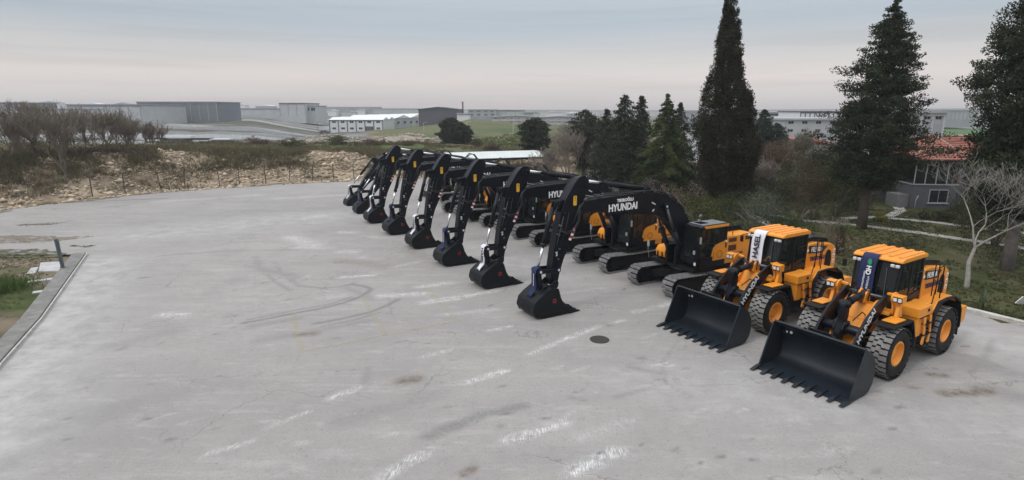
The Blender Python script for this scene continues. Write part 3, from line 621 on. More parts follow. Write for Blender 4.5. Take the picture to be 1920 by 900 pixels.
    # boom
    boom = empty('boom', parent=ex)
    prof = [(-.28, 1.62), (.02, 1.5), (.45, 1.9), (.95, 2.5), (1.35, 2.98), (1.75, 3.30), (2.25, 3.47), (3.2, 3.60), (4.42, 3.72), (5.7, 3.93), (6.25, 3.98), (6.42, 4.15), (6.25, 4.34), (5.6, 4.42), (4.45, 4.46), (3.2, 4.50), (2.5, 4.48), (1.9, 4.36), (1.3, 4.10), (.75, 3.65), (.25, 2.95), (-.15, 2.15), (-.33, 1.8)]
    mb = MB(); mb.prism(rounded(prof, .12, 2), -.25, .25); mb.lathe_y([(.001, -.42), (.13, -.42), (.13, .42), (.001, .42)], 1.82, 3.84, 18)
    mb.lathe_y([(.001, -.3), (.15, -.3), (.15, .3), (.001, .3)], 0.0, 1.75, 18)
    mb.prism(rounded([(2.3, 4.42), (3.2, 4.42), (2.95, 4.62), (2.8, 4.70), (2.65, 4.66)], .05), -.17, -.11); mb.prism(rounded([(2.3, 4.42), (3.2, 4.42), (2.95, 4.62), (2.8, 4.70), (2.65, 4.66)], .05), .11, .17)
    mb.build('boom_beam', BLACK, boom, .015)
    text('lettering', 'HYUNDAI', .40, WHITE, boom, (4.12, .256, 3.98), (-1, 0, .012), (0.012, 0, 1), bold=.014, squeeze=.86)
    text('lettering', 'TIKIROĞLU', .17, WHITE, boom, (4.02, .256, 4.27), (-1, 0, .012), (.012, 0, 1), bold=.008)
    mb = MB()
    for yy, dz in ((.20, .05), (.12, .07), (-.12, .07), (-.2, .05)):
        path = [(6.6, yy, 3.5), (6.35, yy * 1.3, 4.2), (5.95, yy, 4.42 + dz), (4.4, yy, 4.49 + dz), (2.6, yy, 4.51 + dz), (1.85, yy, 4.40 + dz), (1.25, yy, 4.13 + dz), (.65, yy, 3.62 + dz), (.1, yy, 2.8 + dz)]
        pp = []
        for i in range(len(path) - 1):
            for t_ in (0, .5): pp.append(Vector(path[i]).lerp(Vector(path[i + 1]), t_))
        mb.tube(pp + [path[-1]], .026, 6)
    mb.build('hydraulic_line', HOSE, boom)
    mb = MB()
    for x in (5.7, 5.2, 4.4, 3.7, 3.0, 2.4): mb = MB(); mb.box(x - .05, x + .05, -.25, .26, 4.5, 4.53); mb.build('line_clamp', STEEL, boom)
    for (x, z) in ((1.6, 4.28), (1.0, 3.9), (.5, 3.35)): mb = MB(); mb.box(x - .04, x + .04, -.25, .27, z + .02, z + .1); mb.build('line_clamp', STEEL, boom)
    mb = MB()
    for yy in (.22, .15): mb.cyl((5.95, yy, 4.46), (6.12, yy, 4.44), .034, 8)
    mb.build('fitting', STEEL, boom)
    mb = MB()
    for k, yy in enumerate((-.1, .02, .14)): mb.tube([(2.75, yy, 4.72), (2.5, yy, 4.98 - k * .03), (2.2, yy, 4.9), (1.95, yy, 4.6), (1.85, yy, 4.42)], .024, 6)
    mb.build('hose', HOSE, boom)
    mb = MB(); mb.lathe_y([(.001, .42), (.05, .42), (.05, .44), (.001, .44)], 1.82, 3.84, 12); mb.lathe_y([(.001, .3), (.05, .3), (.05, .31), (.001, .31)], 0, 1.75, 12)
    mb.bar((2.35, .262, 3.95), (2.55, .262, 4.05), .02, .05); mb.bar((2.4, .262, 3.75), (2.5, .262, 3.66), .02, .05); mb.build('pin', LAMPG, boom)
    for s in (1, -1):
        bc = empty('boom_cylinder', parent=ex); P0, P1 = Vector((.62, s * .37, 1.35)), Vector((1.82, s * .37, 3.84)); M_ = P0.lerp(P1, .55)
        mb = MB(); mb.tube([P0, M_], .105, 14); mb.tube([M_, P0.lerp(P1, .58)], .12, 14); mb.lathe_y([(.001, s * .37 - .07), (.12, s * .37 - .07), (.12, s * .37 + .07), (.001, s * .37 + .07)], P0.x, P0.z, 14); mb.build('barrel', BLACK, bc)
        mb = MB(); mb.tube([M_, P1], .055, 12); mb.build('rod', STEEL, bc)
        mb = MB(); mb.lathe_y([(.001, s * .37 - .06), (.12, s * .37 - .06), (.12, s * .37 + .06), (.001, s * .37 + .06)], P1.x, P1.z, 14); mb.build('cylinder_eye', BLACK, bc); mb = MB(); mb.tube([P0.lerp(P1, .1) + Vector((-.13, s * .03, 0)), P0.lerp(P1, .5) + Vector((-.13, s * .03, 0))], .015, 6); mb.build('pipe', BLACK, bc)
    ac = empty('arm_cylinder', parent=ex); P0, P1 = Vector((2.8, 0, 4.62)), Vector((6.02, 0, 5.16)); M_ = P0.lerp(P1, .66)
    mb = MB(); mb.tube([P0, M_], .115, 16); mb.tube([M_, P0.lerp(P1, .69)], .135, 16); mb.build('barrel', BLACK, ac)
    mb = MB(); mb.tube([M_, P1], .062, 14); mb.build('rod', CHROME, ac)
    mb = MB(); mb.lathe_y([(.001, -.09), (.13, -.09), (.13, .09), (.001, .09)], P1.x, P1.z, 16); mb.build('cylinder_eye', BLACK, ac); mb = MB(); mb.tube([P0 + Vector((.2, 0, .16)), P0.lerp(P1, .6) + Vector((0, 0, .15))], .018, 6); mb.build('pipe', BLACK, ac)
    # stick (arm)
    st = empty('stick', parent=ex)
    mb = MB(); mb.prism(rounded([(7.18, 1.62), (7.28, 1.12), (7.50, 1.08), (7.60, 1.4), (7.56, 1.9), (7.46, 2.6), (7.25, 3.6), (7.15, 4.02), (6.98, 4.5), (6.62, 5.05), (6.35, 5.33), (6.10, 5.36), (5.93, 5.2), (5.95, 4.9), (6.08, 4.3), (6.12, 3.95), (6.62, 2.9), (6.98, 2.2)], .10, 2), -.19, .19)
    mb.prism(rounded([(7.22, 4.02), (6.98, 4.52), (6.62, 5.07), (6.35, 5.36), (6.08, 5.39), (5.90, 5.2), (5.93, 4.95), (6.35, 5.1), (6.8, 4.4), (7.0, 4.0)], .08, 2), -.23, -.185)
    mb.prism(rounded([(7.22, 4.02), (6.98, 4.52), (6.62, 5.07), (6.35, 5.36), (6.08, 5.39), (5.90, 5.2), (5.93, 4.95), (6.35, 5.1), (6.8, 4.4), (7.0, 4.0)], .08, 2), .185, .23)
    for (x, z) in ((6.03, 5.16), (7.43, 1.26), (7.27, 1.76), (6.25, 4.15)): mb.lathe_y([(.001, -.27), (.11, -.27), (.11, .27), (.001, .27)], x, z, 16)
    mb.prism(rounded([(7.15, 4.0), (7.45, 4.2), (7.4, 4.45), (6.9, 4.5)], .05), -.12, -.07); mb.prism(rounded([(7.15, 4.0), (7.45, 4.2), (7.4, 4.45), (6.9, 4.5)], .05), .07, .12)
    mb.build('stick_beam', BLACK, st, .015)
    mb = MB(); mb.prism(rounded([(6.60, 4.24), (6.44, 4.24), (6.44, 4.62), (6.60, 4.62)], .03), .192, .197)
    mb.build('warning_label', YELLOW, st)
    text('lettering', '!', .2, INKBLK, st, (6.52, .199, 4.5), (-1, 0, 0), (0, 0, 1), bold=.004)
    mb = MB()
    for k in range(6):
        mb.m = k % 2; a = k * .09; x0, z0 = 6.38 + a * .52, 3.38 - a
        q = [(x0 + .02, z0), (x0 + .14, z0 + .05), (x0 + .14 + .04, z0 - .03), (x0 + .06, z0 - .08)]; mb.prism(q, .192, .197)
    mb.build('hazard_stripe', [RED, WHITE], st)
    mb = MB()
    for dx, yy in ((0, .21), (.07, .24)):
        mb.tube([(6.05 + dx, yy, 4.40), (6.32 + dx, yy + .07, 4.15), (6.35 + dx, yy + .09, 3.7), (6.55 + dx, yy + .08, 3.25 + dx), (6.95 + dx, yy + .05, 3.15 + dx), (7.30, yy, 3.55 - dx * 3)], .024, 7)
    mb.tube([(7.3, .14, 4.25), (7.55, .2, 3.9), (7.55, .16, 3.6)], .02, 6); mb.tube([(6.8, .21, 4.0), (6.95, .21, 3.3), (7.2, .21, 2.8)], .014, 6)
    mb.build('hose', HOSE, st)
    mb = MB(); mb.tube([(7.05, .2, 3.85), (7.28, .2, 3.0), (7.36, .2, 2.75)], .012, 6); mb.tube([(6.62, .2, 4.85), (6.85, .2, 4.55), (7.0, .2, 3.95)], .012, 6)
    mb.cyl((7.28, .24, 3.55), (7.15, .24, 3.48), .032, 8); mb.cyl((7.36, .22, 3.2), (7.22, .22, 3.14), .032, 8); mb.box(7.18, 7.26, .19, .225, 2.55, 2.62); mb.box(7.22, 7.30, .19, .22, 2.15, 2.21); mb.build('fitting', STEEL, st)
    mb = MB()
    for (x, z) in ((7.43, 1.26), (7.27, 1.76)): mb.lathe_y([(.001, .27), (.055, .27), (.055, .285), (.001, .285)], x, z, 12)
    mb.build('pin', LAMPG, st); mb = MB(); mb.add([(7.30, .193, 2.32), (7.38, .193, 2.30), (7.36, .193, 2.42), (7.42, .193, 2.46), (7.30, .193, 2.5)], [(0, 1, 2, 3, 4)]); mb.build('small_label', LAMPG, st)
    bk = empty('bucket_cylinder', parent=ex); P0, P1 = Vector((7.42, 0, 4.22)), Vector((8.12, 0, 1.80)); M_ = P0.lerp(P1, .57)
    mb = MB(); mb.tube([P0, M_], .095, 14); mb.tube([M_, P0.lerp(P1, .62)], .115, 14); mb.tube([P0 + Vector((-.1, .1, -.3)), M_ + Vector((-.1, .1, .1))], .018, 6); mb.build('barrel', BLACK, bk)
    mb = MB(); mb.tube([M_, P1], .05, 12); mb.build('rod', CHROME, bk)
    lk = empty('linkage', parent=ex)
    mb = MB()
    for s in (1, -1):
        mb.prism(rounded([(7.20, 1.68), (7.24, 1.84), (8.12, 1.88), (8.20, 1.79), (8.12, 1.70)], .05), s * .25 - .03, s * .25 + .03)
    for (x, z) in ((8.12, 1.79),): mb.lathe_y([(.001, -.29), (.09, -.29), (.09, .29), (.001, .29)], x, z, 14)
    mb.build('side_link', BLACK, lk, .01)
    mb = MB(); mb.prism(rounded([(8.04, 1.80), (8.22, 1.80), (8.20, 1.4), (8.12, .98), (7.94, .98), (8.0, 1.4)], .06), -.2, .2); mb.build('tip_link', BLACK, lk, .012)
    mb = MB()
    for (x, z) in ((8.12, 1.79), (8.03, 1.06)): mb.lathe_y([(.001, .29), (.05, .29), (.05, .305), (.001, .305)], x, z, 12)
    mb.build('pin', LAMPG, lk)
    # bucket
    bu = empty('bucket', parent=ex)
    outer = [(7.50, 1.12), (7.80, 1.20), (8.05, 1.06), (8.36, .88), (8.60, .68), (8.68, .38), (8.56, .12), (8.2, .03), (7.6, .03), (6.9, .05)]
    sidep = [(7.50, 1.12)] + outer[1:] + [(6.76, .03), (6.82, .10), (7.17, .34), (7.38, .72)]
    for s in (1, -1):
        mb = MB(); mb.prism(rounded(sidep, .05, 2), s * .60 - .022, s * .60 + .022); mb.prism([(8.3, .16), (8.45, .22), (7.2, .2), (7.2, .14)], s * .625 - .012, s * .625 + .012)
        mb.build('side_plate', BUCKET, bu, .006)
    mb = MB(); th = .03; sm = rounded(outer, .2, 3)[2:-2]; ins = []
    for i, p in enumerate(sm):
        a = Vector(sm[max(i - 1, 0)]); b_ = Vector(sm[min(i + 1, len(sm) - 1)]); d = (b_ - a).normalized(); ins.append((p[0] + d.y * th, p[1] - d.x * th))
    n_ = len(sm); vs = []
    for y in (-.6, .6): vs += [(p[0], y, p[1]) for p in sm] + [(p[0], y, p[1]) for p in ins]
    fs = []
    for i in range(n_ - 1): fs += [(i, i + 1, 2 * n_ + i + 1, 2 * n_ + i), (n_ + i, 3 * n_ + i, 3 * n_ + i + 1, n_ + i + 1)]
    fs += [(0, 2 * n_, 3 * n_, n_), (n_ - 1, 2 * n_ - 1, 4 * n_ - 1, 3 * n_ - 1)]
    mb.add(vs, fs)
    for y in (-.2, .2): mb.prism([(8.5, .10), (8.68, .35), (8.6, .66), (8.33, .9), (8.3, .86), (8.55, .62), (8.63, .36), (8.48, .12)], y - .05, y + .05)
    mb.build('shell', BUCKET, bu)
    mb = MB()
    for s in (1, -1): mb.prism(rounded([(7.35, 1.1), (7.33, 1.32), (7.5, 1.38), (7.75, 1.2), (8.0, 1.2), (8.15, 1.05), (8.3, .9), (7.6, .95)], .06), s * .33 - .03, s * .33 + .03)
    mb.build('mounting_ear', BLACK, bu, .008)
    for k in range(5):
        y = -.52 + k * .26; mb = MB(); mb.prism(rounded([(7.0, .02), (7.0, .11), (6.72, .13), (6.42, .045), (6.42, .02), (6.7, .0)], .015, 1), y - .055, y + .055); mb.build('tooth', BUCKET, bu, .008)
    for s in (1, -1): mb = MB(); mb.prism(rounded([(6.9, .02), (6.74, .08), (6.90, .3), (7.06, .45), (7.16, .36), (7.0, .12)], .02, 1), s * .635 - .015, s * .635 + .015); mb.build('side_cutter', BUCKET, bu, .005)
    mb = MB(); pts = [(7.7 + .075 * math.cos(a), .626, .66 + .075 * math.sin(a)) for a in np.linspace(.5, 5.6, 14)]; mb.tube(pts, .012, 5); mb.tube([(7.775, .626, .64), (7.70, .626, .64)], .012, 5); mb.build('red_mark', RED, bu)
    return ex
HD = R(210)
X0, Y0, SX, SY = 8.0, 25.45, -2.18, 3.77
ex1 = excavator('crawler_excavator', guard=True)
ex2 = excavator('crawler_excavator')
EL = ['black and orange crawler excavator nearest the wheel loaders, with bars across its cab front',
      'crawler excavator second from the wheel loaders, white ribbon on its bucket link',
      'crawler excavator third from the wheel loaders, blue ribbon on its bucket link',
      'crawler excavator fourth from the wheel loaders, white ribbon on its bucket link',
      'crawler excavator fifth from the wheel loaders, blue ribbon hiding its bucket link',
      'crawler excavator sixth from the wheel loaders, white ribbon, its stick top highest in the photo',
      'crawler excavator seventh from the wheel loaders, second farthest in the row, leaning slim stick']
grp = 'excavators parked in a row with buckets on the ground'
EXC = []
for k in range(7):
    o = ex1 if k == 0 else (ex2 if k == 1 else copy_tree(ex2))
    sh_ = 1.6 if k == 6 else 0
    o.location = (X0 + SX * k + .866 * sh_, Y0 + SY * k + .5 * sh_, 0); o.rotation_euler = (0, 0, HD); tag(o, EL[k], 'excavator', grp); EXC.append(o)
for ch in list(ex1.children): pass
# the lettering with the dealer's name is only on the nearest boom
for o in EXC[1:]:
    for b_ in o.children:
        if b_.name.startswith('boom') and not b_.name.startswith('boom_c'):
            for q in list(b_.children):
                if q.name.startswith('lettering') and abs(q.data.vertices[0].co.z - 4.27) < .15: bpy.data.objects.remove(q)
ARM_POSE = {6: (R(7), R(-29), R(22)), 7: (R(9), R(-34), R(25))}
def lower_arm(o, a_boom, a_stick, a_bucket):
    """re-pose the boom and stick of a copy: turn everything past the boom foot, then everything past the stick pivot"""
    acc = {}
    def rot(ob, piv, ang):
        Mx = Matrix.Translation((piv[0], 0, piv[1])) @ Matrix.Rotation(ang, 4, 'Y') @ Matrix.Translation((-piv[0], 0, -piv[1]))
        acc[ob.name] = Mx @ acc.get(ob.name, Matrix.Identity(4)); ob.matrix_basis = acc[ob.name]
    arm = [c for c in o.children if c.name.split('.')[0] in ('boom', 'boom_cylinder', 'arm_cylinder', 'stick', 'bucket_cylinder', 'linkage', 'bucket')]
    st = [c for c in arm if c.name.split('.')[0] in ('stick', 'bucket_cylinder', 'linkage', 'bucket')]
    for c in st:
        if c.name.split('.')[0] in ('bucket', 'linkage'): rot(c, (7.43, 1.26), a_bucket)
    for c in st: rot(c, (6.25, 4.15), a_stick)
    for c in arm: rot(c, (0, 1.75), a_boom)
# ribbons hung over the bucket links
def ribbon(k, white):
    root = empty('ribbon', EXC[k].location, HD)
    path = [(8.0, 1.91), (8.14, 1.94), (8.26, 1.87), (8.28, 1.6), (8.26, 1.3), (8.29, 1.08), (8.42, .90), (8.52, .80)]
    mb = MB(); V = []; n_ = len(path); wd = .16
    for i, (x, z) in enumerate(path):
        for y in (-wd, 0, wd): V.append((x + .02 * math.sin(i * 2.1 + y * 9), y + .02 * math.sin(i * 1.7), z - (0.0 if y else (-.10 if i == n_ - 1 else 0))))
    fs = [(i * 3 + j, i * 3 + j + 1, (i + 1) * 3 + j + 1, (i + 1) * 3 + j) for i in range(n_ - 1) for j in (0, 1)]
    mb.add(V, fs, True); c_ = mb.build('cloth', CLOTHW if white else CLOTHB, root)
    sd_ = c_.modifiers.new('t', 'SOLIDIFY'); sd_.thickness = .012
    if white: text('lettering', 'HASEL', .26, INKBLK, root, (8.295, 0, 1.44), (0.05, 0, -1), (0, 1, 0), bold=.006, ext=.006)
    else:
        mb = MB(); mb.box(8.29, 8.30, .02, .04, 1.2, 1.7); mb.build('white_stripe', WHITE, root)
    side = 'white ribbon' if white else 'dark blue ribbon'
    return root, side
# ================================================================== farthest machine: wheeled excavator with blade
def lathe_tyre(mb, cx, cz, yc, r, w_, rim):
    h = w_ / 2
    mb.lathe_y([(rim, yc - h * .8), (rim + .1, yc - h * .95), ((r + rim) / 2 + .05, yc - h), (r - .08, yc - h * .96), (r - .02, yc - h * .8), (r - .02, yc + h * .8), (r - .08, yc + h * .96), ((r + rim) / 2 + .05, yc + h), (rim + .1, yc + h * .95), (rim, yc + h * .8)], cx, cz, 40, True)
def wheel(name, parent, cx, cz, yc, r, w_, rimr, s, blocks=True, rimmat=None):
    wh = empty(name, parent=parent); mb = MB(); lathe_tyre(mb, cx, cz, yc, r - .035, w_, rimr)
    if blocks:
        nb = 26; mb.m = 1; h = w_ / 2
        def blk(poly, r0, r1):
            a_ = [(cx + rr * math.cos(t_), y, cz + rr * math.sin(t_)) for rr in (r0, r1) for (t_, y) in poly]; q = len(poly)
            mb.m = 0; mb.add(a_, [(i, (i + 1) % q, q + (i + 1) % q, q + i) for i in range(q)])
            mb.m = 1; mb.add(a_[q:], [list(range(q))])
        for i in range(nb):
            t0 = 2 * math.pi * i / nb; d = 2 * math.pi / nb
            for q_ in (-1, 1):
                blk([(t0 + d * (.10 if q_ > 0 else .6) - d * .40, yc + q_ * h * .98), (t0 + d * (.10 if q_ > 0 else .6) + d * .36, yc + q_ * h * .98), (t0 + d * (.10 if q_ > 0 else .6) + d * .40, yc + q_ * h * .62), (t0 + d * (.10 if q_ > 0 else .6), yc + q_ * h * .50), (t0 + d * (.10 if q_ > 0 else .6) - d * .38, yc + q_ * h * .62)], r - .06, r)
            zig = [(-.56, .05), (-.20, .05), (-.12, .45), (.22, .40), (.30, .05), (.56, .05)]
            up_ = [(t0 + d * b_ * 1.0 + d * .38, yc + h * a_) for a_, b_ in zig]; lo_ = [(t0 + d * b_ * 1.0 - d * .34, yc + h * a_) for a_, b_ in zig]
            blk(lo_ + up_[::-1], r - .06, r)
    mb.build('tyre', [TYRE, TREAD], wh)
    h = w_ / 2 * s; mb = MB(); y_o = yc + h * .86
    mb.lathe_y([(.001, yc - h * .3), (rimr - .02, yc - h * .8), (rimr + .03, yc - h * .84), (rimr + .03, y_o), (rimr - .02, y_o + .012 * s), (rimr - .04, y_o - .04 * s), (rimr - .09, yc + h * .42), (rimr * .62, yc + h * .36), (rimr * .55, yc + h * .30), (rimr * .42, yc + h * .30), (rimr * .40, yc + h * .50), (.001, yc + h * .52)], cx, cz, 36)
    for i in range(12):
        a = i * math.pi / 6; x, z = cx + rimr * .7 * math.cos(a), cz + rimr * .7 * math.sin(a); mb.cyl((x, yc + h * .3, z), (x, yc + h * .46, z), .018, 6)
    mb.build('rim', rimmat or ORANGE, wh)
    return wh
w8 = copy_tree(ex2)
for c in list(w8.children):
    if c.name.split('.')[0] in ('track', 'lower_frame'):
        for q in list(c.children): bpy.data.objects.remove(q)
        bpy.data.objects.remove(c)
w8.name = 'wheeled_excavator'
for x in (1.25, -1.25):
    for s in (1, -1): wheel('wheel', w8, x, .5, s * 1.05, .5, .5, .27, s, blocks=False, rimmat=DARK)
mb = MB(); mb.box(-1.7, 1.7, -.35, .35, .55, .82); mb.box(1.1, 1.4, -.9, .9, .4, .6); mb.box(-1.4, -1.1, -.9, .9, .4, .6); mb.build('chassis', DARK, w8, .02)
mb = MB(); mb.prism(rounded([(2.55, .05), (2.62, .05), (2.5, .35), (2.6, .62), (2.54, .62), (2.42, .35)], .02), -1.2, 1.2)
for s in (1, -1): mb.bar((1.6, s * .4, .65), (2.5, s * .4, .35), .12, .16)
mb.build('dozer_blade', BLACK, w8, .01)
mb = MB()
for x in (1.25,):
    for s in (1, -1):
        pts = [(x + .6 * math.cos(a), .5 + .6 * math.sin(a)) for a in np.linspace(.15, 2.6, 9)]; pts2 = [(x + .57 * math.cos(a), .5 + .57 * math.sin(a)) for a in np.linspace(2.6, .15, 9)]; mb.prism(pts + pts2, s * 1.05 - .27, s * 1.05 + .27)
mb.build('mudguard', DARK, w8)
w8.location = (X0 + SX * 7 + 1.9, Y0 + SY * 7 + .9, 0); w8.rotation_euler = (0, 0, HD); tag(w8, 'farthest excavator of the row, on wheels with a low front blade, bucket leftmost', 'excavator', grp); EXC.append(w8)
lower_arm(EXC[6], R(7), R(-29), R(22)); lower_arm(w8, R(9), R(-34), R(25))
wt = ['the barred-cab excavator', 'the second excavator from the loaders', 'the third excavator from the loaders', 'the fourth excavator from the loaders', 'the fifth excavator from the loaders', 'the sixth excavator from the loaders', 'the seventh excavator from the loaders', 'the farthest excavator']
for k in range(8):
    white = k in (1, 3, 5, 7); r_, sd_ = ribbon(k, white); tag(r_, f'{sd_} on the bucket link of {wt[k]}', 'ribbon', 'ribbons hung on the bucket links')
    if k >= 6:
        T = lambda px_, pz_, an: Matrix.Translation((px_, 0, pz_)) @ Matrix.Rotation(an, 4, 'Y') @ Matrix.Translation((-px_, 0, -pz_))
        ang = ARM_POSE[k]; M1 = T(0, 1.75, ang[0]); M2 = T(6.25, 4.15, ang[1]) @ T(7.43, 1.26, ang[2])
        r_.matrix_world = Matrix.Translation(EXC[k].location) @ Matrix.Rotation(HD, 4, 'Z') @ M1 @ M2

# ================================================================== wheel loaders
def loader(name):
    lo = empty(name)
    for x in (0, 3.3):
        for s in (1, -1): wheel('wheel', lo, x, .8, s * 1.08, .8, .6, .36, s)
    mb = MB()                                    # axles and rear frame
    for x in (0, 3.3): mb.tube([(x, -.9, .8), (x, .9, .8)], .17, 14); mb.lathe_y([(.001, -.25), (.32, -.25), (.32, .25), (.001, .25)], x, .8, 18)
    mb.prism(rounded([(-1.3, .55), (1.7, .55), (1.9, .8), (1.9, 1.25), (-1.3, 1.25)], .08), -.42, .42); mb.box(1.7, 2.3, -.15, .15, .6, 1.15)
    mb.build('axle_frame', DARK, lo, .015)
    # front frame with the tower
    mb = MB()
    for s in (1, -1): mb.prism(rounded([(2.25, .6), (3.9, .55), (4.05, .8), (3.85, 1.25), (3.45, 1.55), (3.05, 1.95), (2.85, 2.1), (2.6, 2.1), (2.5, 1.9), (2.2, 1.5)], .1), s * .36 - .03, s * .36 + .03)
    mb.prism([(2.3, .75), (3.8, .7), (3.8, 1.15), (3.35, 1.5), (2.5, 1.5)], -.33, .33)
    mb.prism([(2.6, 1.5), (3.2, 1.5), (2.95, 1.95), (2.65, 1.98)], -.33, .33)
    for s in (1, -1):
        mb.prism(rounded([(2.72, 1.9), (2.72, 2.28), (2.86, 2.42), (3.02, 2.3), (3.12, 2.0)], .07), s * .1 - .03, s * .1 + .03)
        mb.prism(rounded([(2.45, 1.75), (2.55, 2.38), (2.72, 2.5), (2.92, 2.46), (3.0, 2.3), (2.85, 2.1), (2.8, 1.75)], .09), s * .82 - .03, s * .82 + .03)
        mb.box(2.5, 2.95, min(s * .39, s * .8), max(s * .39, s * .8), 1.75, 1.85)
        mb.bar((2.7, s * .58, 2.36), (2.7, s * .85, 2.4), .1, .08)
    ff = mb.build('front_frame', ORANGE, lo, .015)
    mb = MB(); mb.tube([(2.75, -.62, 2.22), (2.75, .62, 2.22)], .05, 12); mb.build('pivot_pin', STEEL, ff)
    # engine housing
    eh = empty('engine_housing', parent=lo)
    mb = MB()
    body = rounded([(.75, 1.28), (.68, 2.86), (.2, 2.88), (-.9, 2.72), (-1.22, 2.55), (-1.32, 2.1), (-1.32, 1.05), (-.9, 1.05)], .10, 3)
    mb.prism(body, -.74, .74); mb.build('housing_body', ORANGE, eh, .04)
    mb = MB(); mb.prism(rounded([(.6, 2.86), (.15, 2.90), (-.85, 2.74), (-1.0, 2.78), (-.85, 2.90), (.1, 3.06), (.55, 3.05)], .04), -.55, .55); mb.build('hood', BLACK, eh, .03)
    mb = MB(); mb.prism(rounded([(.66, 2.50), (-.30, 2.42), (-.62, 2.66), (.66, 2.80)], .02, 1), .742, .75); mb.build('name_panel', INKBLK, eh)
    text('lettering', 'HL960A', .26, WHITE, eh, (.12, .756, 2.60), (-1, 0, -.06), (-.06, 0, 1), bold=.008, squeeze=.85)
    text('lettering', 'TIKIROĞLU', .20, PURPLE, eh, (-.0, .748, 2.24), (-1, 0, -.03), (-.03, 0, 1), bold=.012)
    mb = MB(); mb.prism(rounded([(-.52, 1.75), (-.95, 1.75), (-.98, 2.1), (-.88, 2.44), (-.68, 2.5), (-.55, 2.35)], .08), .735, .75)
    for j in range(9): mb.box(-.92, -.58, .75, .757, 1.85 + j * .06, 1.88 + j * .06)
    mb.build('side_grille', DARK, eh)
    mb = MB()
    for (z0, z1) in ((2.33, 2.47), (2.13, 2.27), (1.9, 2.05)): mb.box(-1.22, -1.07, .742, .746, z0, z1)
    mb.build('safety_label', WHITE, eh)
    mb = MB()
    for (z0, z1) in ((2.36, 2.40), (2.16, 2.20), (1.94, 1.98)): mb.box(-1.19, -1.10, .746, .749, z0, z1)
    mb.build('safety_mark', RED, eh)
    mb = MB(); mb.lathe_y([(.001, .75), (.06, .75), (.06, .76), (.001, .76)], .72, 2.62, 14); mb.build('round_badge', WHITE, eh)
    mb = MB(); mb.cyl((.45, -.45, 2.85), (.45, -.45, 3.2), .10, 14); mb.tube([(.45, -.45, 3.2), (.45, -.45, 3.32), (.4, -.45, 3.40), (.3, -.45, 3.44)], [.13, .13, .12, .05], 12); mb.build('air_intake', DARK, eh)
    mb = MB(); mb.cyl((-.2, .2, 2.9), (-.2, .2, 3.1), .06, 12); mb.build('exhaust_pipe', STEEL, eh)
    # rear fenders and counterweight
    for s in (1, -1):
        a, b_ = (.745, 1.36) if s > 0 else (-1.36, -.745)
        arc = [(1.12, 1.15), (1.06, 1.62), (.78, 1.94), (.2, 1.97), (-.35, 1.93), (-.75, 1.72), (-1.0, 1.35), (-1.1, .75)]
        inn = [(x * .93 if x < 0 else x - .05, z - .05) for x, z in arc]
        sm = arc; nn_ = len(sm); vs = []
        for y in (a, b_): vs += [(p[0], y, p[1]) for p in sm] + [(p[0], y, p[1]) for p in inn]
        def shell(i0, i1, nm, m_, y_a=a, y_b=b_, dz=0):
            mb = MB()
            for i in range(i0, i1):
                P = [sm[i], sm[i + 1], inn[i + 1], inn[i]]; mb.prism([(p[0], p[1] + dz) for p in P], y_a, y_b)
            return mb.build(nm, m_, lo)
        shell(0, 5, 'rear_fender', ORANGE, a if s > 0 else a + .1, b_ - .1 if s > 0 else b_)
        mb = MB()
        for i in range(0, nn_ - 1):
            P = [sm[i], sm[i + 1], inn[i + 1], inn[i]]; mb.prism([(p[0], p[1] + .005) for p in P], (b_ - .1) if s > 0 else a, b_ if s > 0 else a + .1)
        for i in range(5, nn_ - 1):
            P = [sm[i], sm[i + 1], inn[i + 1], inn[i]]; mb.prism(P, a, b_)
        mb.prism([(-1.09, .76), (-1.04, .76), (-1.06, .42), (-1.1, .42)], a + .04, b_ - .04)
        mb.build('mudguard', DARK, lo)
    mb = MB(); mb.prism(rounded([(-1.25, .7), (-1.7, .78), (-1.78, 1.0), (-1.78, 1.32), (-1.25, 1.35)], .06), -1.25, 1.25); mb.build('counterweight', ORANGE, lo, .03)
    mb = MB(); mb.box(-1.83, -1.78, .85, 1.2, .9, 1.2); mb.box(-1.83, -1.78, -1.2, -.85, .9, 1.2); mb.build('tail_lamp', DARK, lo)
    mb = MB(); mb.box(-1.8, -1.79, .95, 1.1, .96, 1.1); mb.build('lamp_lens', RED, lo)
    # platform and steps
    for s in (1, -1):
        mb = MB(); y0, y1 = (.72, 1.28) if s > 0 else (-1.28, -.72)
        mb.box(1.18, 2.05, y0, y1, 1.62, 1.93); mb.box(1.3, 2.0, y0, y1 - .05 if s > 0 else y1, .98, 1.62); mb.box(1.05, 1.3, y0, y1 - .1, 1.4, 1.95); mb.build('platform', ORANGE, lo, .02)
        yo = 1.30 * s
        mb = MB(); mb.prism(rounded([(1.62, 1.6), (1.74, 1.6), (1.62, 1.0), (1.72, .72), (1.55, .62), (1.5, 1.0)], .04), yo - .015, yo + .015); mb.prism(rounded([(1.2, 1.6), (1.32, 1.6), (1.22, 1.0), (1.32, .72), (1.15, .62), (1.1, 1.0)], .04), yo - .015, yo + .015); st_ = mb.build('step_bracket', ORANGE, lo, .006)
        for z in (.66, 1.0, 1.35): mb = MB(); mb.box(1.15, 1.68, min(yo - .2 * s, yo + .05 * s), max(yo - .2 * s, yo + .05 * s), z, z + .025); mb.build('step', DARK, st_)
        mb = MB(); ya = 1.18 * s
        mb.tube([(1.12, ya, 1.55), (.98, ya, 2.05), (.86, ya, 2.5), (.86, ya, 3.0), (.80, ya, 3.05), (.55, ya, 3.05), (.50, ya, 3.0), (.50, ya, 1.98)], .018, 6)
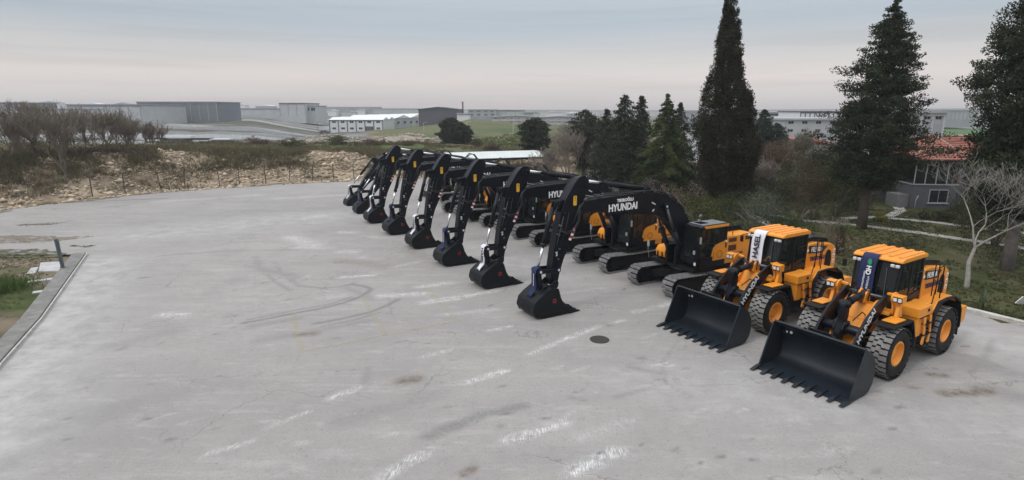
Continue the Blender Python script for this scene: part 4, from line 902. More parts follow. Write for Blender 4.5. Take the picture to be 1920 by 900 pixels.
        mb.tube([(.45, ya - .25 * s, 1.98), (.45, ya - .25 * s, 2.98), (.40, ya - .25 * s, 3.03), (.2, ya - .25 * s, 3.03), (.15, ya - .25 * s, 2.98), (.15, ya - .25 * s, 1.98)], .018, 6)
        mb.tube([(.86, ya, 2.5), (.5, ya, 2.5)], .014, 6); mb.build('handrail', DARK, lo)
    for s in (1, -1):
        yy = 1.285 * s; mb = MB(); mb.box(1.34, 1.96, min(yy, yy + .006 * s) - .045 * (s > 0), max(yy, yy + .006 * s) + .045 * (s < 0), 1.60, 1.615); mb.build('panel_gap', DARK, lo)
        mb = MB(); mb.lathe_y([(.001, yy), (.05, yy), (.05, yy + .02 * s), (.001, yy + .02 * s)], 1.45, 1.80, 12); mb.build('filler_cap', DARK, lo)
        mb = MB(); mb.box(1.3, 2.0, min(.9 * s, 1.2 * s), max(.9 * s, 1.2 * s), .62, .96); mb.build('battery_box', DARK, lo, .02)
    mb = MB(); mb.box(1.95, 2.6, -.5, .5, 1.3, 1.6); mb.box(2.0, 2.3, -.62, .62, 1.0, 1.3); mb.build('articulation_joint', DARK, lo, .02)
    mb = MB()
    for y in (-.3, -.2, .2, .3): mb.tube([(2.35, y, 1.5), (2.6, y * 1.2, 1.75), (2.8, y * 1.3, 1.55)], .022, 6)
    mb.build('hose', HOSE, lo)
    # cab
    cab = empty('cab', parent=lo); zt = 3.28; zb = 1.72
    mb = MB(); mb.prism(rounded([(.72, 1.6), (2.38, 1.6), (2.48, 1.8), (2.46, 2.0), (.72, 1.95)], .05), -.68, .68)
    for s in (1, -1):
        y = s * .66; mb.bar((2.42, y * .93, 1.9), (2.22, y, zt), .07, .09); mb.bar((1.5, y, 1.9), (1.5, y, zt), .07, .09); mb.bar((.74, y, 1.9), (.74, y, zt), .08, .12)
        mb.bar((.74, y, zt - .03), (2.22, y, zt - .03), .06, .08)
    mb.bar((2.22, -.66, zt - .03), (2.22, .66, zt - .03), .07, .12); mb.bar((.74, -.66, zt - .03), (.74, .66, zt - .03), .07, .08)
    mb.build('cab_frame', BLACK, cab, .02)
    mb = MB(); mb.prism(rounded([(.62, zt), (2.36, zt), (2.34, zt + .07), (2.15, zt + .13), (.70, zt + .13), (.60, zt + .08)], .03), -.73, .73)
    for k in range(5): mb.prismz(rounded([(.66, -.61 + k * .28), (2.18, -.61 + k * .28), (2.18, -.49 + k * .28), (.66, -.49 + k * .28)], .03), zt + .12, zt + .155)
    mb.build('roof', ORANGE, cab, .025)
    mb = MB(); mb.add([(2.45, -.6, 1.95), (2.45, .6, 1.95), (2.25, .62, zt - .08), (2.25, -.62, zt - .08)], [(0, 1, 2, 3)]); mb.build('windscreen', GLASSL, cab)
    for s in (1, -1):
        y = s * .672
        mb = MB(); mb.add([(2.36, y, 1.98), (2.2, y, zt - .08), (1.53, y, zt - .08), (1.53, y, 1.98)], [(0, 1, 2, 3)]); mb.build('window', GLASSL, cab)
        mb = MB(); mb.add([(1.47, y, 1.98), (1.47, y, zt - .08), (.79, y, zt - .08), (.79, y, 2.2)], [(0, 1, 2, 3)]); mb.build('window', GLASSL, cab)
    mb = MB(); mb.add([(.72, -.6, 2.0), (.72, .6, 2.0), (.72, .6, zt - .08), (.72, -.6, zt - .08)], [(0, 1, 2, 3)]); mb.build('window', GLASSL, cab)
    mb = MB(); mb.prism(rounded([(.78, 1.66), (1.5, 1.66), (1.5, 2.1), (.78, 2.2)], .03), .675, .70); mb.tube([(1.35, .72, 2.3), (.85, .74, 2.35)], .014, 6); mb.tube([(1.4, .70, 2.85), (1.4, .78, 2.85), (.9, .78, 2.87), (.9, .70, 2.87)], .012, 6); mb.build('door', BLACK, cab, .008)
    mb = MB(); mb.box(1.05, 1.25, .702, .706, 1.75, 1.82); mb.build('safety_label', WHITE, cab); mb = MB(); mb.box(2.475, 2.48, .35, .5, 1.74, 1.86); mb.build('safety_label', WHITE, cab)
    mb = MB(); mb.prism(rounded([(1.0, 1.9), (1.55, 1.9), (1.6, 2.1), (1.2, 2.18), (1.1, 2.9), (.95, 2.9)], .06), -.25, .25); mb.build('seat', SEATM, cab, .03)
    mb = MB(); mb.tube([(2.25, 0, 1.9), (2.0, 0, 2.35)], .04, 8); pts = [(2.0 + .08 * math.cos(a), .19 * math.sin(a), 2.37 - .17 * math.cos(a) * -.6) for a in np.linspace(0, 6.283, 20)]; mb.tube(pts, .014, 6); mb.build('steering_wheel', DARK, cab)
    mb = MB(); mb.bar((2.48, .38, 2.0), (2.30, .30, 3.05), .018, .018); mb.build('wiper', STEEL, cab)
    for s in (1, -1):
        mb = MB()
        for dy in (.12, .26): mb.prism(rounded([(2.36, zt - .14), (2.45, zt - .14), (2.46, zt - .05), (2.36, zt - .05)], .02), s * (.75 - dy) - .05, s * (.75 - dy) + .05)
        mb.build('work_lamp', LAMPG, cab, .006)
        mb = MB(); mb.tube([(2.2, s * .7, zt - .05), (2.5, s * .90, zt - .12), (2.5, s * .90, 3.0)], .014, 6); mb.prismz(rounded([(2.46, s * .90 - .06), (2.52, s * .90 - .06), (2.52, s * .90 + .06), (2.46, s * .90 + .06)], .02), 2.88, 3.12); mb.build('mirror', DARK, cab, .01)
    # front fenders and headlamps
    for s in (1, -1):
        y0, y1 = (.78, 1.36) if s > 0 else (-1.36, -.78)
        mb = MB(); mb.prism(rounded([(2.85, 1.72), (3.5, 1.74), (3.5, 1.775), (2.85, 1.765)], .01), y0 + .08, y1 - .12); mb.build('front_fender', ORANGE, lo, .01)
        mb = MB(); mb.prism([(2.60, 1.66), (3.9, 1.68), (3.9, 1.725), (2.58, 1.715)], y0, y1); mb.prism([(2.58, 1.715), (2.64, 1.70), (2.38, 1.15), (2.40, .75), (2.34, .75), (2.32, 1.15)], y0, y1); mb.build('mudguard', DARK, lo, .01)
        hl = empty('headlamp', parent=lo)
        mb = MB(); mb.prism(rounded([(2.62, 1.75), (2.95, 1.75), (2.82, 2.15), (2.86, 2.28), (2.74, 2.3), (2.70, 2.1)], .04), s * .98 - .05, s * .98 + .05); mb.prism(rounded([(2.75, 2.2), (2.98, 2.22), (3.02, 2.45), (2.75, 2.46)], .04), s * 1.0 - .14, s * 1.0 + .14); mb.build('lamp_housing', ORANGE, hl, .02)
        mb = MB(); mb.box(2.99, 3.015, s * 1.0 - .125, s * 1.0 + .125, 2.24, 2.41); mb.build('lamp_bezel', DARK, hl, .005)
        mb = MB()
        for dy in (-.065, .065): mb.box(3.016, 3.03, s * 1.0 + dy - .05, s * 1.0 + dy + .05, 2.27, 2.38)
        mb.build('lamp_glass', LAMPG, hl, .01)
    # lift arms
    for s in (1, -1):
        y0, y1 = (.55, .63) if s > 0 else (-.63, -.55)
        mb = MB(); mb.prism(rounded([(2.62, 2.12), (2.66, 2.34), (2.82, 2.36), (3.35, 2.12), (3.9, 1.78), (4.3, 1.35), (4.6, .85), (4.78, .42), (4.68, .26), (4.45, .28), (4.25, .75), (3.95, 1.15), (3.5, 1.55), (3.1, 1.78)], .09, 3), y0, y1)
        mb.lathe_y([(.001, y0 - .04), (.12, y0 - .04), (.12, y1 + .04), (.001, y1 + .04)], 4.6, .38, 16); mb.lathe_y([(.001, y0 - .03), (.11, y0 - .03), (.11, y1 + .03), (.001, y1 + .03)], 2.75, 2.22, 16)
        la = mb.build('lift_arm', BLACK, lo, .01)
        if s > 0:
            d = Vector((1.05, 0, -1.12)).normalized()
            text('lettering', 'HYUNDAI', .27, WHITE, la, (3.88, .637, 1.56), (-.66, 0, .75), (.75, 0, .66), bold=.008)
            mb = MB(); mb.lathe_y([(.001, .636), (.035, .636), (.035, .642), (.001, .642)], 3.62, 1.63, 12); mb.build('red_dot', RED, la)
        mb = MB(); mb.tube([(2.95, s * .48, 1.05), (3.5, s * .48, 1.2)], .075, 12); mb.build('lift_cylinder', BLACK, lo); mb = MB(); mb.tube([(3.5, s * .48, 1.2), (3.95, s * .48, 1.33)], .045, 10); mb.build('cylinder_rod', CHROME, lo)
    mb = MB(); mb.tube([(3.98, -.56, 1.35), (3.98, .56, 1.35)], .15, 16); mb.prism(rounded([(3.75, 1.3), (3.9, 1.6), (4.15, 1.62), (4.3, 1.35), (4.1, 1.15)], .06), -.16, -.10); mb.prism(rounded([(3.75, 1.3), (3.9, 1.6), (4.15, 1.62), (4.3, 1.35), (4.1, 1.15)], .06), .10, .16); mb.build('cross_tube', BLACK, lo, .01)
    bc = empty('bellcrank', parent=lo)
    mb = MB(); mb.prism(rounded([(3.86, 2.22), (4.02, 2.26), (4.16, 2.12), (4.18, 1.6), (4.32, 1.2), (4.32, .85), (4.2, .74), (4.06, .85), (4.0, 1.3), (3.86, 1.7)], .08), -.09, .09); mb.lathe_y([(.001, -.16), (.1, -.16), (.1, .16), (.001, .16)], 4.0, 2.12, 14); mb.lathe_y([(.001, -.2), (.1, -.2), (.1, .2), (.001, .2)], 4.08, 1.5, 14); mb.build('lever', BLACK, bc, .012)
    mb = MB(); mb.bar((4.18, 0, .85), (4.78, 0, .85), .12, .16); mb.build('bucket_link', BLACK, bc, .02)
    tcy = empty('tilt_cylinder', parent=lo); P0, P1 = Vector((2.85, 0, 2.25)), Vector((4.0, 0, 2.12)); mb = MB(); mb.tube([P0, P0.lerp(P1, .74)], .105, 16); mb.tube([P0.lerp(P1, .70), P0.lerp(P1, .77)], .125, 16); mb.build('barrel', BLACK, tcy); mb = MB(); mb.tube([P0.lerp(P1, .74), P1], .06, 12); mb.build('rod', CHROME, tcy)
    mb = MB(); [mb.tube([(2.9, s * .14, 2.05), (2.95, s * .2, 2.42), (3.2, s * .16, 2.42), (3.35, s * .1, 2.3)], .02, 6) for s in (1, -1)]; mb.tube([(3.0, .2, 1.6), (3.4, .25, 1.8), (3.8, .2, 1.6)], .02, 6); mb.build('hose', HOSE, tcy)
    # bucket
    bu = empty('bucket', parent=lo)
    prof = [(6.02, .03), (5.2, .03), (4.98, .10), (4.82, .28), (4.76, .55), (4.80, .85), (4.95, 1.12), (5.15, 1.30), (5.28, 1.36)]
    sm = []
    for i in range(len(prof)): sm.append(prof[i])
    th = .035; ins = []
    for i, p in enumerate(sm):
        a = Vector(sm[max(i - 1, 0)]); b_ = Vector(sm[min(i + 1, len(sm) - 1)]); d = (b_ - a).normalized(); ins.append((p[0] + d.y * th, p[1] - d.x * th))
    n_ = len(sm); vs = []
    for y in (-1.36, 1.36): vs += [(p[0], y, p[1]) for p in sm] + [(p[0], y, p[1]) for p in ins]
    fs = []
    for i in range(n_ - 1): fs += [(i, i + 1, 2 * n_ + i + 1, 2 * n_ + i), (n_ + i, 3 * n_ + i, 3 * n_ + i + 1, n_ + i + 1)]
    fs += [(0, 2 * n_, 3 * n_, n_), (n_ - 1, 2 * n_ - 1, 4 * n_ - 1, 3 * n_ - 1)]
    mb = MB(); mb.add(vs, fs, True)
    mb.prism([(5.22, 1.33), (5.30, 1.34), (5.42, 1.44), (5.36, 1.47)], -1.36, 1.36)
    for s in (1, -1): mb.prism([(4.78, .3), (4.5, .25), (4.46, .5), (4.6, .95), (4.84, .98)], s * .6 - .12, s * .6 - .07); mb.prism([(4.78, .3), (4.5, .25), (4.46, .5), (4.6, .95), (4.84, .98)], s * .6 + .07, s * .6 + .12)
    for y in (-.1, .1): mb.prism([(4.8, .6), (4.66, .75), (4.7, 1.0), (4.95, 1.15)], y - .02, y + .02)
    mb.prism(rounded([(4.9, 1.1), (5.25, 1.38), (5.3, 1.55), (5.05, 1.42)], .03), -.35, .35)
    sh = mb.build('shell', BUCKETL, bu); md = sh.modifiers.new('e', 'EDGE_SPLIT'); md.split_angle = R(35)
    for s in (1, -1):
        mb = MB(); mb.prism(rounded([(6.0, .02), (5.2, .02), (4.95, .08), (4.79, .28), (4.73, .56), (4.77, .88), (4.93, 1.16), (5.2, 1.36), (5.42, 1.42), (5.62, .95), (5.92, .25)], .03, 2), s * 1.375 - .022, s * 1.375 + .022); mb.build('side_plate', BUCKETL, bu, .008)
    mb = MB(); mb.prism([(6.12, .015), (6.12, .04), (5.8, .07), (5.8, .02)], -1.40, 1.40); mb.build('cutting_edge', BUCKETL, bu)
    for k in range(9):
        y = -1.36 + k * .34; mb = MB(); mb.prism(rounded([(6.38, .02), (6.38, .035), (6.12, .10), (5.82, .11), (5.82, .05), (6.05, .0)], .01, 1), y - .055, y + .055); mb.build('tooth', BUCKETL, bu, .012)
    mb = MB(); mb.box(4.93, 4.96, -1.2, -1.15, 1.0, 1.12); mb.box(4.96, 4.99, -1.05, -.98, 1.02, 1.10); mb.build('white_mark', WHITE, bu)
    return lo
l1 = loader('wheel_loader'); l1.location = (13.49, 18.76, 0); l1.rotation_euler = (0, 0, R(213.3)); tag(l1, 'orange wheel loader with a blue banner over its windscreen, nearest the camera', 'wheel loader', 'wheel loaders beside the excavators')
l2 = copy_tree(l1); l2.location = (11.52, 22.24, 0); l2.rotation_euler = (0, 0, R(211.9)); tag(l2, 'orange wheel loader with a white banner over its windscreen, next to the excavators', 'wheel loader')
# banners hung from the loader roofs over the windscreens
def banner(lo, white, y0, y1):
    root = empty('banner', lo.location, lo.rotation_euler.z)
    path = [(2.22, 3.425), (2.36, 3.395), (2.42, 3.30), (2.47, 3.1), (2.50, 2.8), (2.52, 2.5), (2.55, 2.25), (2.60, 1.98)]
    V = []; nc = 6
    for i, (x, z) in enumerate(path):
        for j in range(nc + 1):
            t_ = j / nc; y = y0 + (y1 - y0) * t_; cut = .16 * (1 - abs(2 * t_ - 1)) if (i == len(path) - 1 and white) else 0
            V.append((x + .015 * math.sin(j * 1.9 + i * .6) * (i > 2), y + .01 * math.sin(i * 1.3), z + cut))
    w_ = nc + 1; mb = MB(); mb.add(V, [(i * w_ + j, i * w_ + j + 1, (i + 1) * w_ + j + 1, (i + 1) * w_ + j) for i in range(len(path) - 1) for j in range(nc)], True)
    c_ = mb.build('cloth', CLOTHW if white else CLOTHB, root); c_.modifiers.new('t', 'SOLIDIFY').thickness = .01
    ym = (y0 + y1) / 2; dn = Vector((.12, 0, -1)).normalized()
    if white: text('lettering', 'HASEL', .30, INKBLK, root, (2.545, ym, 2.84), -dn, (0, -1, 0), bold=.008, squeeze=1.05)
    else:
        text('lettering', 'HD', .20, WHITE, root, (2.53, ym + .05, 2.92), dn, (0, 1, 0), bold=.006)
        text('lettering', 'HYUNDAI', .09, WHITE, root, (2.55, ym + .08, 2.52), dn, (0, 1, 0)); text('lettering', 'CONSTRUCTION EQUIPMENT', .062, WHITE, root, (2.56, ym - .06, 2.45), dn, (0, 1, 0), bold=.001)
        mb = MB(); mb.prismz([(0, 0), (1, 0)], 0, 1) if False else None
        pts = [(2.505, ym + .05 + .06 * math.cos(a) , 3.17 + .10 * math.sin(a) * (1.2 if math.sin(a) > 0 else .8)) for a in np.linspace(0, 6.283, 14)[:-1]]
        mb.add(pts, [list(range(13))]); g_ = mb.build('green_emblem', GREEN, root); g_.modifiers.new('t', 'SOLIDIFY').thickness = .012
    return root
tag(banner(l1, False, -.42, .05), 'dark blue banner hanging over the windscreen of the nearest wheel loader', 'banner')
tag(banner(l2, True, -.45, .05), 'white banner with black letters over the windscreen of the second wheel loader', 'banner')
mb = MB(); mb.box(2.3, 2.42, .25, .55, 2.0, 2.12); mb.box(2.3, 2.42, .32, .5, 2.12, 2.17); o = mb.build('green_bag', GREEN, None, .04)
o.location = l2.location; o.rotation_euler = l2.rotation_euler; tag(o, 'small green bag behind the windscreen of the white-bannered loader', 'bag')
# manhole cover, weeds
IRON = mat('cast_iron', (.05, .045, .04), .7, .3, noise=.3, nscale=20, bump=.6, bscale=60)
mb = MB(); c = gp(1124, 637); pts = [(c[0] + .34 * math.cos(a), c[1] + .34 * math.sin(a)) for a in np.linspace(0, 6.283, 33)[:-1]]; mb.prismz(pts, .0, .022); tag(mb.build('manhole_cover', IRON, None, .004), 'round dark manhole cover set in the paving', 'manhole cover')

# ================================================================== trees and plants
LEAF = mat('foliage', (.05, .07, .03), .75, noise=.12, nscale=1.5, attr='col', trans=.15, spec=.25)
BARK = mat('bark', (.07, .055, .045), .9, noise=.3, nscale=6, bump=.8, bscale=18)
BARKP = mat('pale_bark', (.27, .255, .235), .9, noise=.25, nscale=5, bump=.4, bscale=14)
TWIG = mat('twig_bark', (.19, .16, .135), .9, noise=.3, nscale=3)
TWIGD = mat('dark_twig', (.15, .125, .10), .9, noise=.3, nscale=3)
def zg(x, y): return float(height(np.array([x]), np.array([y]))[0])
def leaves(name, P, size, cols, parent=None, aspect=.45, droop=0.0, seed=0, out=None, jit=.25):
    """diamond leaf faces at points P (n,3); cols (n,3)"""
    r = np.random.default_rng(seed); n = len(P); size = np.broadcast_to(size, (n,))
    d = r.normal(size=(n, 3)); 
    if out is not None: d = d * .6 + out
    d[:, 2] -= droop; d /= np.linalg.norm(d, axis=1)[:, None] + 1e-9
    q = r.normal(size=(n, 3)); s = np.cross(d, q); s /= np.linalg.norm(s, axis=1)[:, None] + 1e-9
    a = d * size[:, None]; b = s * (size * aspect)[:, None]
    V = np.stack([P - a * .5, P + b * .5, P + a * .5, P - b * .5], 1).reshape(-1, 3)
    c = cols * (1 + jit * (r.random((n, 1)) - .5) * 2); c = np.repeat(c, 4, 0)
    return np_mesh(name, V, np.arange(4 * n).reshape(n, 4), LEAF, c, parent)
def trunk(parent, pts, rads, m, name='trunk'):
    mb = MB(); mb.tube(pts, rads, 10); o = mb.build(name, m, parent, fix=False); return o
def conifer(name, label, cat, x, y, h, prof, n_br, leaf, col, col2, zb=.12, droop=.25, seed=1, dens=1.0, lean=0.0, group=None, trunk_r=.22, clump=.38, gap=0.0, base=None, stub=.25, bark=None, up=0.0):
    """prof: list of (fraction of height, radius)"""
    r = np.random.default_rng(seed); z0 = base if base is not None else zg(x, y)
    root = empty(name, (x, y, z0)); tag(root, label, cat, group)
    trunk(root, [(0, 0, -.3), (0, 0, h * .2), (lean * h * .5, 0, h * .5), (lean * h, 0, h * .97)], [trunk_r * 1.25, trunk_r, trunk_r * .7, .03], bark or BARK)
    fz = np.array([p[0] for p in prof]); fr = np.array([p[1] for p in prof]); PP = []; CC = []; OO = []; mb = MB()
    for i in range(n_br):
        f = zb + (1 - zb) * (i + r.random()) / n_br; a = r.random() * 6.283 if gap == 0 else i * 2.4 + r.normal() * .4
        rad = np.interp(f, fz, fr) * (1 + r.normal() * .13) * (1 if r.random() > gap else .55)
        rad = max(rad, .08); z = f * h; tipz = z + rad * (up - droop * (.5 + r.random())); cx = lean * h * f
        p0 = np.array([cx, 0, z]); p1 = np.array([cx + rad * math.cos(a), rad * math.sin(a), tipz])
        if rad > .7 and i % 3 == 0: mb.tube([tuple(p0), tuple(p0 * .25 + p1 * .75 + np.array([0, 0, .08 * rad]))], [.035 + .02 * rad * .3, .012], 4)
        m = int(max(3, rad * 9 * dens / clump * .38)); t = stub + (1 - stub) * r.random(m) ** .75
        tint = r.random() ** 1.3
        for tt in t:
            k = int(8 * dens) + 3; c0 = p0 + (p1 - p0) * tt + np.array([0, 0, .12 * rad * math.sin(tt * 3.14)]); wd = clump * (.5 + .7 * (1 - tt)) * (0.35 + .65 * min(1, rad / 1.5))
            q = r.normal(size=(k, 3)) * wd * np.array([.6, .6, .33]); PP.append(c0 + q); CC.append(np.tile(np.array(col) * (1 - tint) + np.array(col2) * tint, (k, 1)) * (.85 + .3 * r.random()))
            OO.append(np.tile(np.array([math.cos(a), math.sin(a), -.1]) * .9, (k, 1)))
    P = np.vstack(PP); C = np.vstack(CC); O = np.vstack(OO)
    if mb.v: mb.build('limbs', BARK, root, fix=False)
    leaves('crown', P, leaf * (.7 + .6 * r.random(len(P))), C, root, seed=seed, out=O, droop=.15)
    return root
def lumpy(name, label, x, y, h, prof, n_l, lr, k, leaf, col, col2, zb=.12, seed=1, trunk_r=.25, bark=None, el=1.5, out=.0, lift=.0, inner=.25, group=None, lean=(0, 0), topf=.35):
    """crown of many leafy lumps set on an uneven outline"""
    r = np.random.default_rng(seed); root = empty(name, (x, y, 0)); tag(root, label, 'tree', group)
    trunk(root, [(0, 0, -.2), (0, 0, h * .15), (lean[0] * .5, lean[1] * .5, h * .5), (*lean, h * .97)], [trunk_r * 1.3, trunk_r, trunk_r * .6, .03], bark or BARK)
    fz = np.array([p[0] for p in prof]); fr = np.array([p[1] for p in prof])
    grid = np.linspace(zb, 1, 400); wgt = np.interp(grid, fz, fr) + .15; cdf = np.cumsum(wgt); cdf /= cdf[-1]
    PP, CC, OO = [], [], []; mb = MB(); ph = r.random(6) * 6.283
    for i in range(n_l):
        f = np.interp(r.random(), cdf, grid); a = r.random() * 6.283; R_ = np.interp(f, fz, fr)
        wob = 1 + .16 * math.sin(3 * a + ph[0] + 9 * f) + .13 * math.sin(14 * f + 2 * a + ph[1]) + .10 * math.sin(31 * f + ph[2] + a)
        t = 1 - inner * r.random() ** 1.5 if r.random() < .8 else r.uniform(.3, .8); R2 = max(.03, R_ * wob * t)
        s = lr * (topf + (1 - topf) * min(1, R_ / 1.6)) * r.uniform(.65, 1.3); c = np.array([R2 * math.cos(a) + lean[0] * f, R2 * math.sin(a) + lean[1] * f, f * h + lift * R2])
        if out > 0 and r.random() < .22 and R_ > .3: c[:2] *= 1.0 + out * r.random(); c[2] += .1
        if R_ > 1 and i % 5 == 0: mb.tube([(lean[0] * f, lean[1] * f, f * h - .3 * R2 * (.4 if lift <= 0 else 1)), tuple(c)], [.05, .012], 4, caps=False)
        d = r.normal(size=(k, 3)); d /= np.linalg.norm(d, axis=1)[:, None]; q = d * (r.random((k, 1)) ** .45) * s
        q[:, 2] *= el; e = np.array([math.cos(a), math.sin(a)]); al = q[:, 0] * e[0] + q[:, 1] * e[1]; q[:, :2] += np.outer(al, e) * out * 1.2; q[:, 2] += al * lift
        PP.append(c + q); tn = r.random() ** 1.4; CC.append(np.tile((np.array(col) * (1 - tn) + np.array(col2) * tn) * r.uniform(.8, 1.2), (k, 1))); OO.append(d * .5 + np.array([e[0] * .4, e[1] * .4, .5]))
    P = np.vstack(PP); C = np.vstack(CC); O = np.vstack(OO); mb.build('limbs', BARK, root, fix=False)
    leaves('crown', P, leaf * (.6 + .8 * r.random(len(P))), C, root, seed=seed, out=O, aspect=.42)
    return root
def bush(name, label, cat, x, y, rx, ry, rz, n, leaf, col, col2, seed=1, z=None, group=None, hollow=.35, stems=8, lobes=9, zc=.55, stem_m=None, flowers=None, trunk_h=0.0):
    r = np.random.default_rng(seed); z0 = zg(x, y) if z is None else z; root = empty(name, (x, y, z0)); tag(root, label, cat, group)
    L = [(r.normal(size=3) * np.array([rx, ry, rz]) * .36 + np.array([0, 0, rz * zc * 1.6 + trunk_h]), .42 + .3 * r.random()) for _ in range(lobes)]
    PP = []; CC = []
    for (c, s) in L:
        k = n // lobes; d = r.normal(size=(k, 3)); d /= np.linalg.norm(d, axis=1)[:, None]; rad = (hollow + (1 - hollow) * r.random(k) ** .6)[:, None]
        # clumped
        cl = r.normal(size=(max(6, k // 30), 3)); cl /= np.linalg.norm(cl, axis=1)[:, None]; idx = r.integers(0, len(cl), k); d = cl[idx] + r.normal(size=(k, 3)) * .24; 
        q = c + d * rad * np.array([rx, ry, rz]) * s; tn = r.random(len(cl))[idx][:, None]
        PP.append(q); CC.append(np.array(col) * (1 - tn) + np.array(col2) * tn)
    P = np.vstack(PP); C = np.vstack(CC); k = P[:, 2] > .02; P = P[k]; C = C[k]
    if flowers is not None:
        f = r.random(len(P)) < flowers[1]; C[f] = flowers[0]
    mb = MB()
    for i in range(stems):
        a = r.random() * 6.283; e = np.array([math.cos(a) * rx * .7, math.sin(a) * ry * .7, trunk_h + rz * (.7 + .6 * r.random())]); mb.tube([(.1 * math.cos(a), .1 * math.sin(a), -.1), (e[0] * .3, e[1] * .3, e[2] * .5), tuple(e)], [.035 + trunk_h * .02, .025, .008], 5)
    if stems: mb.build('stems', stem_m or TWIG, root, fix=False)
    leaves('crown', P, leaf * (.7 + .6 * r.random(len(P))), C, root, aspect=.6, seed=seed)
    return root
def bare_tree(name, label, cat, x, y, h, spread, m, seed=1, depth=6, r0=.16, group=None, z=None, trunk_f=.28, nb=3, twig=.006, stems=1, up=.35, base_tilt=.0, flat=.0, rk=.68):
    r = random.Random(seed); z0 = zg(x, y) if z is None else z; root = empty(name, (x, y, z0)); tag(root, label, cat, group)
    mt = MB(); mbr = MB()
    def grow(p, d, L, rad, lv):
        nonlocal mt, mbr
        pts = [p]; q = Vector(p); dd = Vector(d); ns = 3 if lv < depth - 1 else 2
        for i in range(ns):
            dd = (dd + Vector((r.gauss(0, .16), r.gauss(0, .16), r.gauss(0, .10) + up * .05))).normalized(); q = q + dd * L / ns; pts.append(q.copy())
        e = max(twig, rad * rk / .68 * .72); (mt if lv == 0 else mbr).tube(pts, [rad + (e - rad) * i / ns for i in range(ns + 1)], 8 if lv < 2 else (5 if lv < 4 else 3), caps=False, smooth=lv < 3)
        if lv >= depth: return
        k = nb if lv < depth - 1 else nb + 1
        for j in range(k):
            a = 6.283 * (j + r.random() * .7) / k; o = Vector((math.cos(a), math.sin(a), r.uniform(-.1, .3) - flat)); sp = spread * r.uniform(.6, 1.25)
            nd = (dd * (1 - sp * .4) + o * sp + Vector((0, 0, up * .4))).normalized(); st = pts[-1] if j < 2 or lv == 0 else pts[r.randint(1, ns)]
            grow(st, nd, L * r.uniform(.62, .88), max(twig, e * r.uniform(.62, .85)), lv + 1)
    hk = h
    for pass_ in (0, 1):
        r.seed(seed); mt = MB(); mbr = MB(); depth_ = depth
        if pass_ == 0: depth = max(2, depth - 1)
        for s in range(stems):
            a = 6.283 * s / stems + seed; t = base_tilt if stems > 1 else 0
            grow(Vector((0, 0, -.15)), Vector((math.cos(a) * t, math.sin(a) * t, 1)).normalized(), hk * trunk_f, r0, 0)
        depth = depth_
        if pass_ == 0: hk = h * h / max([v[2] for v in mbr.v] + [1]) * .92
    mt.build('trunk', m, root, fix=False); mbr.build('branches', m, root, fix=False)
    return root
# --- the three tall evergreens
DG, DG2 = (.022, .032, .017), (.042, .055, .026)
CY, CY2 = (.021, .024, .012), (.042, .038, .019)
def spot(px, py): return gp(px, py)
lumpy('cypress_tree', 'tall narrow dark cypress tree with pale trunk behind the nearest excavator cab', 16.55, 43.9, 16.3,
      [(.07, .8), (.12, 1.7), (.22, 2.15), (.33, 2.2), (.42, 1.95), (.50, 1.55), (.58, 1.2), (.68, .98), (.78, .78), (.86, .55), (.95, .34), (1, .10)], 1100, .36, 105, .145, CY, CY2, zb=.09, seed=3, trunk_r=.2, el=1.9, lean=(-.95, 0), bark=mat('mid_bark', (.14, .12, .10), .9, noise=.2))
lumpy('conifer_tree', 'tall conical dark green conifer left of the red roofed house', 23.56, 37.8, 14.6,
      [(.18, .6), (.23, 1.9), (.30, 2.45), (.38, 2.6), (.46, 2.6), (.52, 2.35), (.6, 2.0), (.70, 1.5), (.80, 1.05), (.86, .75), (.93, .42), (1, .05)], 860, .40, 92, .15, DG, DG2, zb=.19, seed=5, trunk_r=.27, el=.6, out=.5, lift=.12, inner=.6, lean=(.25, 0), topf=.45)
lumpy('conifer_tree', 'tallest dark evergreen at the right edge, behind the pale bare tree', 24.75, 27.6, 16.2,
      [(.14, .7), (.2, 1.9), (.3, 2.3), (.4, 2.2), (.55, 2.25), (.68, 1.75), (.8, 1.35), (.92, .9), (1, .2)], 1350, .38, 105, .14, DG, (.045, .06, .03), zb=.17, seed=8, trunk_r=.24, el=.9, out=.3, lift=.15, inner=.6, bark=mat('grey_bark', (.16, .14, .13), .9, noise=.3, nscale=6, bump=.6, bscale=14), topf=.6)
# --- conifers further along the garden
def place(px, pytop, Y, zbase=None):
    x, y, zt = at(px, pytop, Y); zb = zg(x, y) if zbase is None else zbase; return x, y, zt - zb
def con(px, py, Y, label, prof, n_, leaf, c1, c2, seed, **kw):
    x, y, h = place(px, py, Y); return conifer('conifer_tree', label, 'tree', x, y, h, prof, n_, leaf, c1, c2, seed=seed, **kw)
sprc = [(.05, 2.6), (.2, 2.5), (.4, 1.9), (.6, 1.3), (.8, .75), (.93, .3), (1, .05)]
con(1253, 176, 49, 'bright green cedar with drooping branches left of the tall narrow cypress', [(.03, 3.4), (.15, 3.3), (.35, 2.5), (.55, 1.8), (.75, 1.1), (.9, .5), (1, .05)], 170, .14, (.03, .048, .018), (.085, .11, .035), 11, zb=.03, droop=.30, dens=1.5, gap=.4, clump=.34)
con(1276, 193, 53, 'blue green fir peeping out behind the right side of the bright green cedar', sprc, 200, .16, (.022, .034, .022), (.04, .055, .035), 12, zb=.05, droop=.2, clump=.42, gap=.2)
con(1204, 181, 56, 'dark slender spruce touching the bright cedar on its left', [(.05, 2.3), (.3, 1.9), (.55, 1.25), (.8, .8), (.94, .35), (1, .1)], 240, .17, DG, (.035, .048, .028), 13, zb=.05, droop=.1, clump=.45, gap=.35)
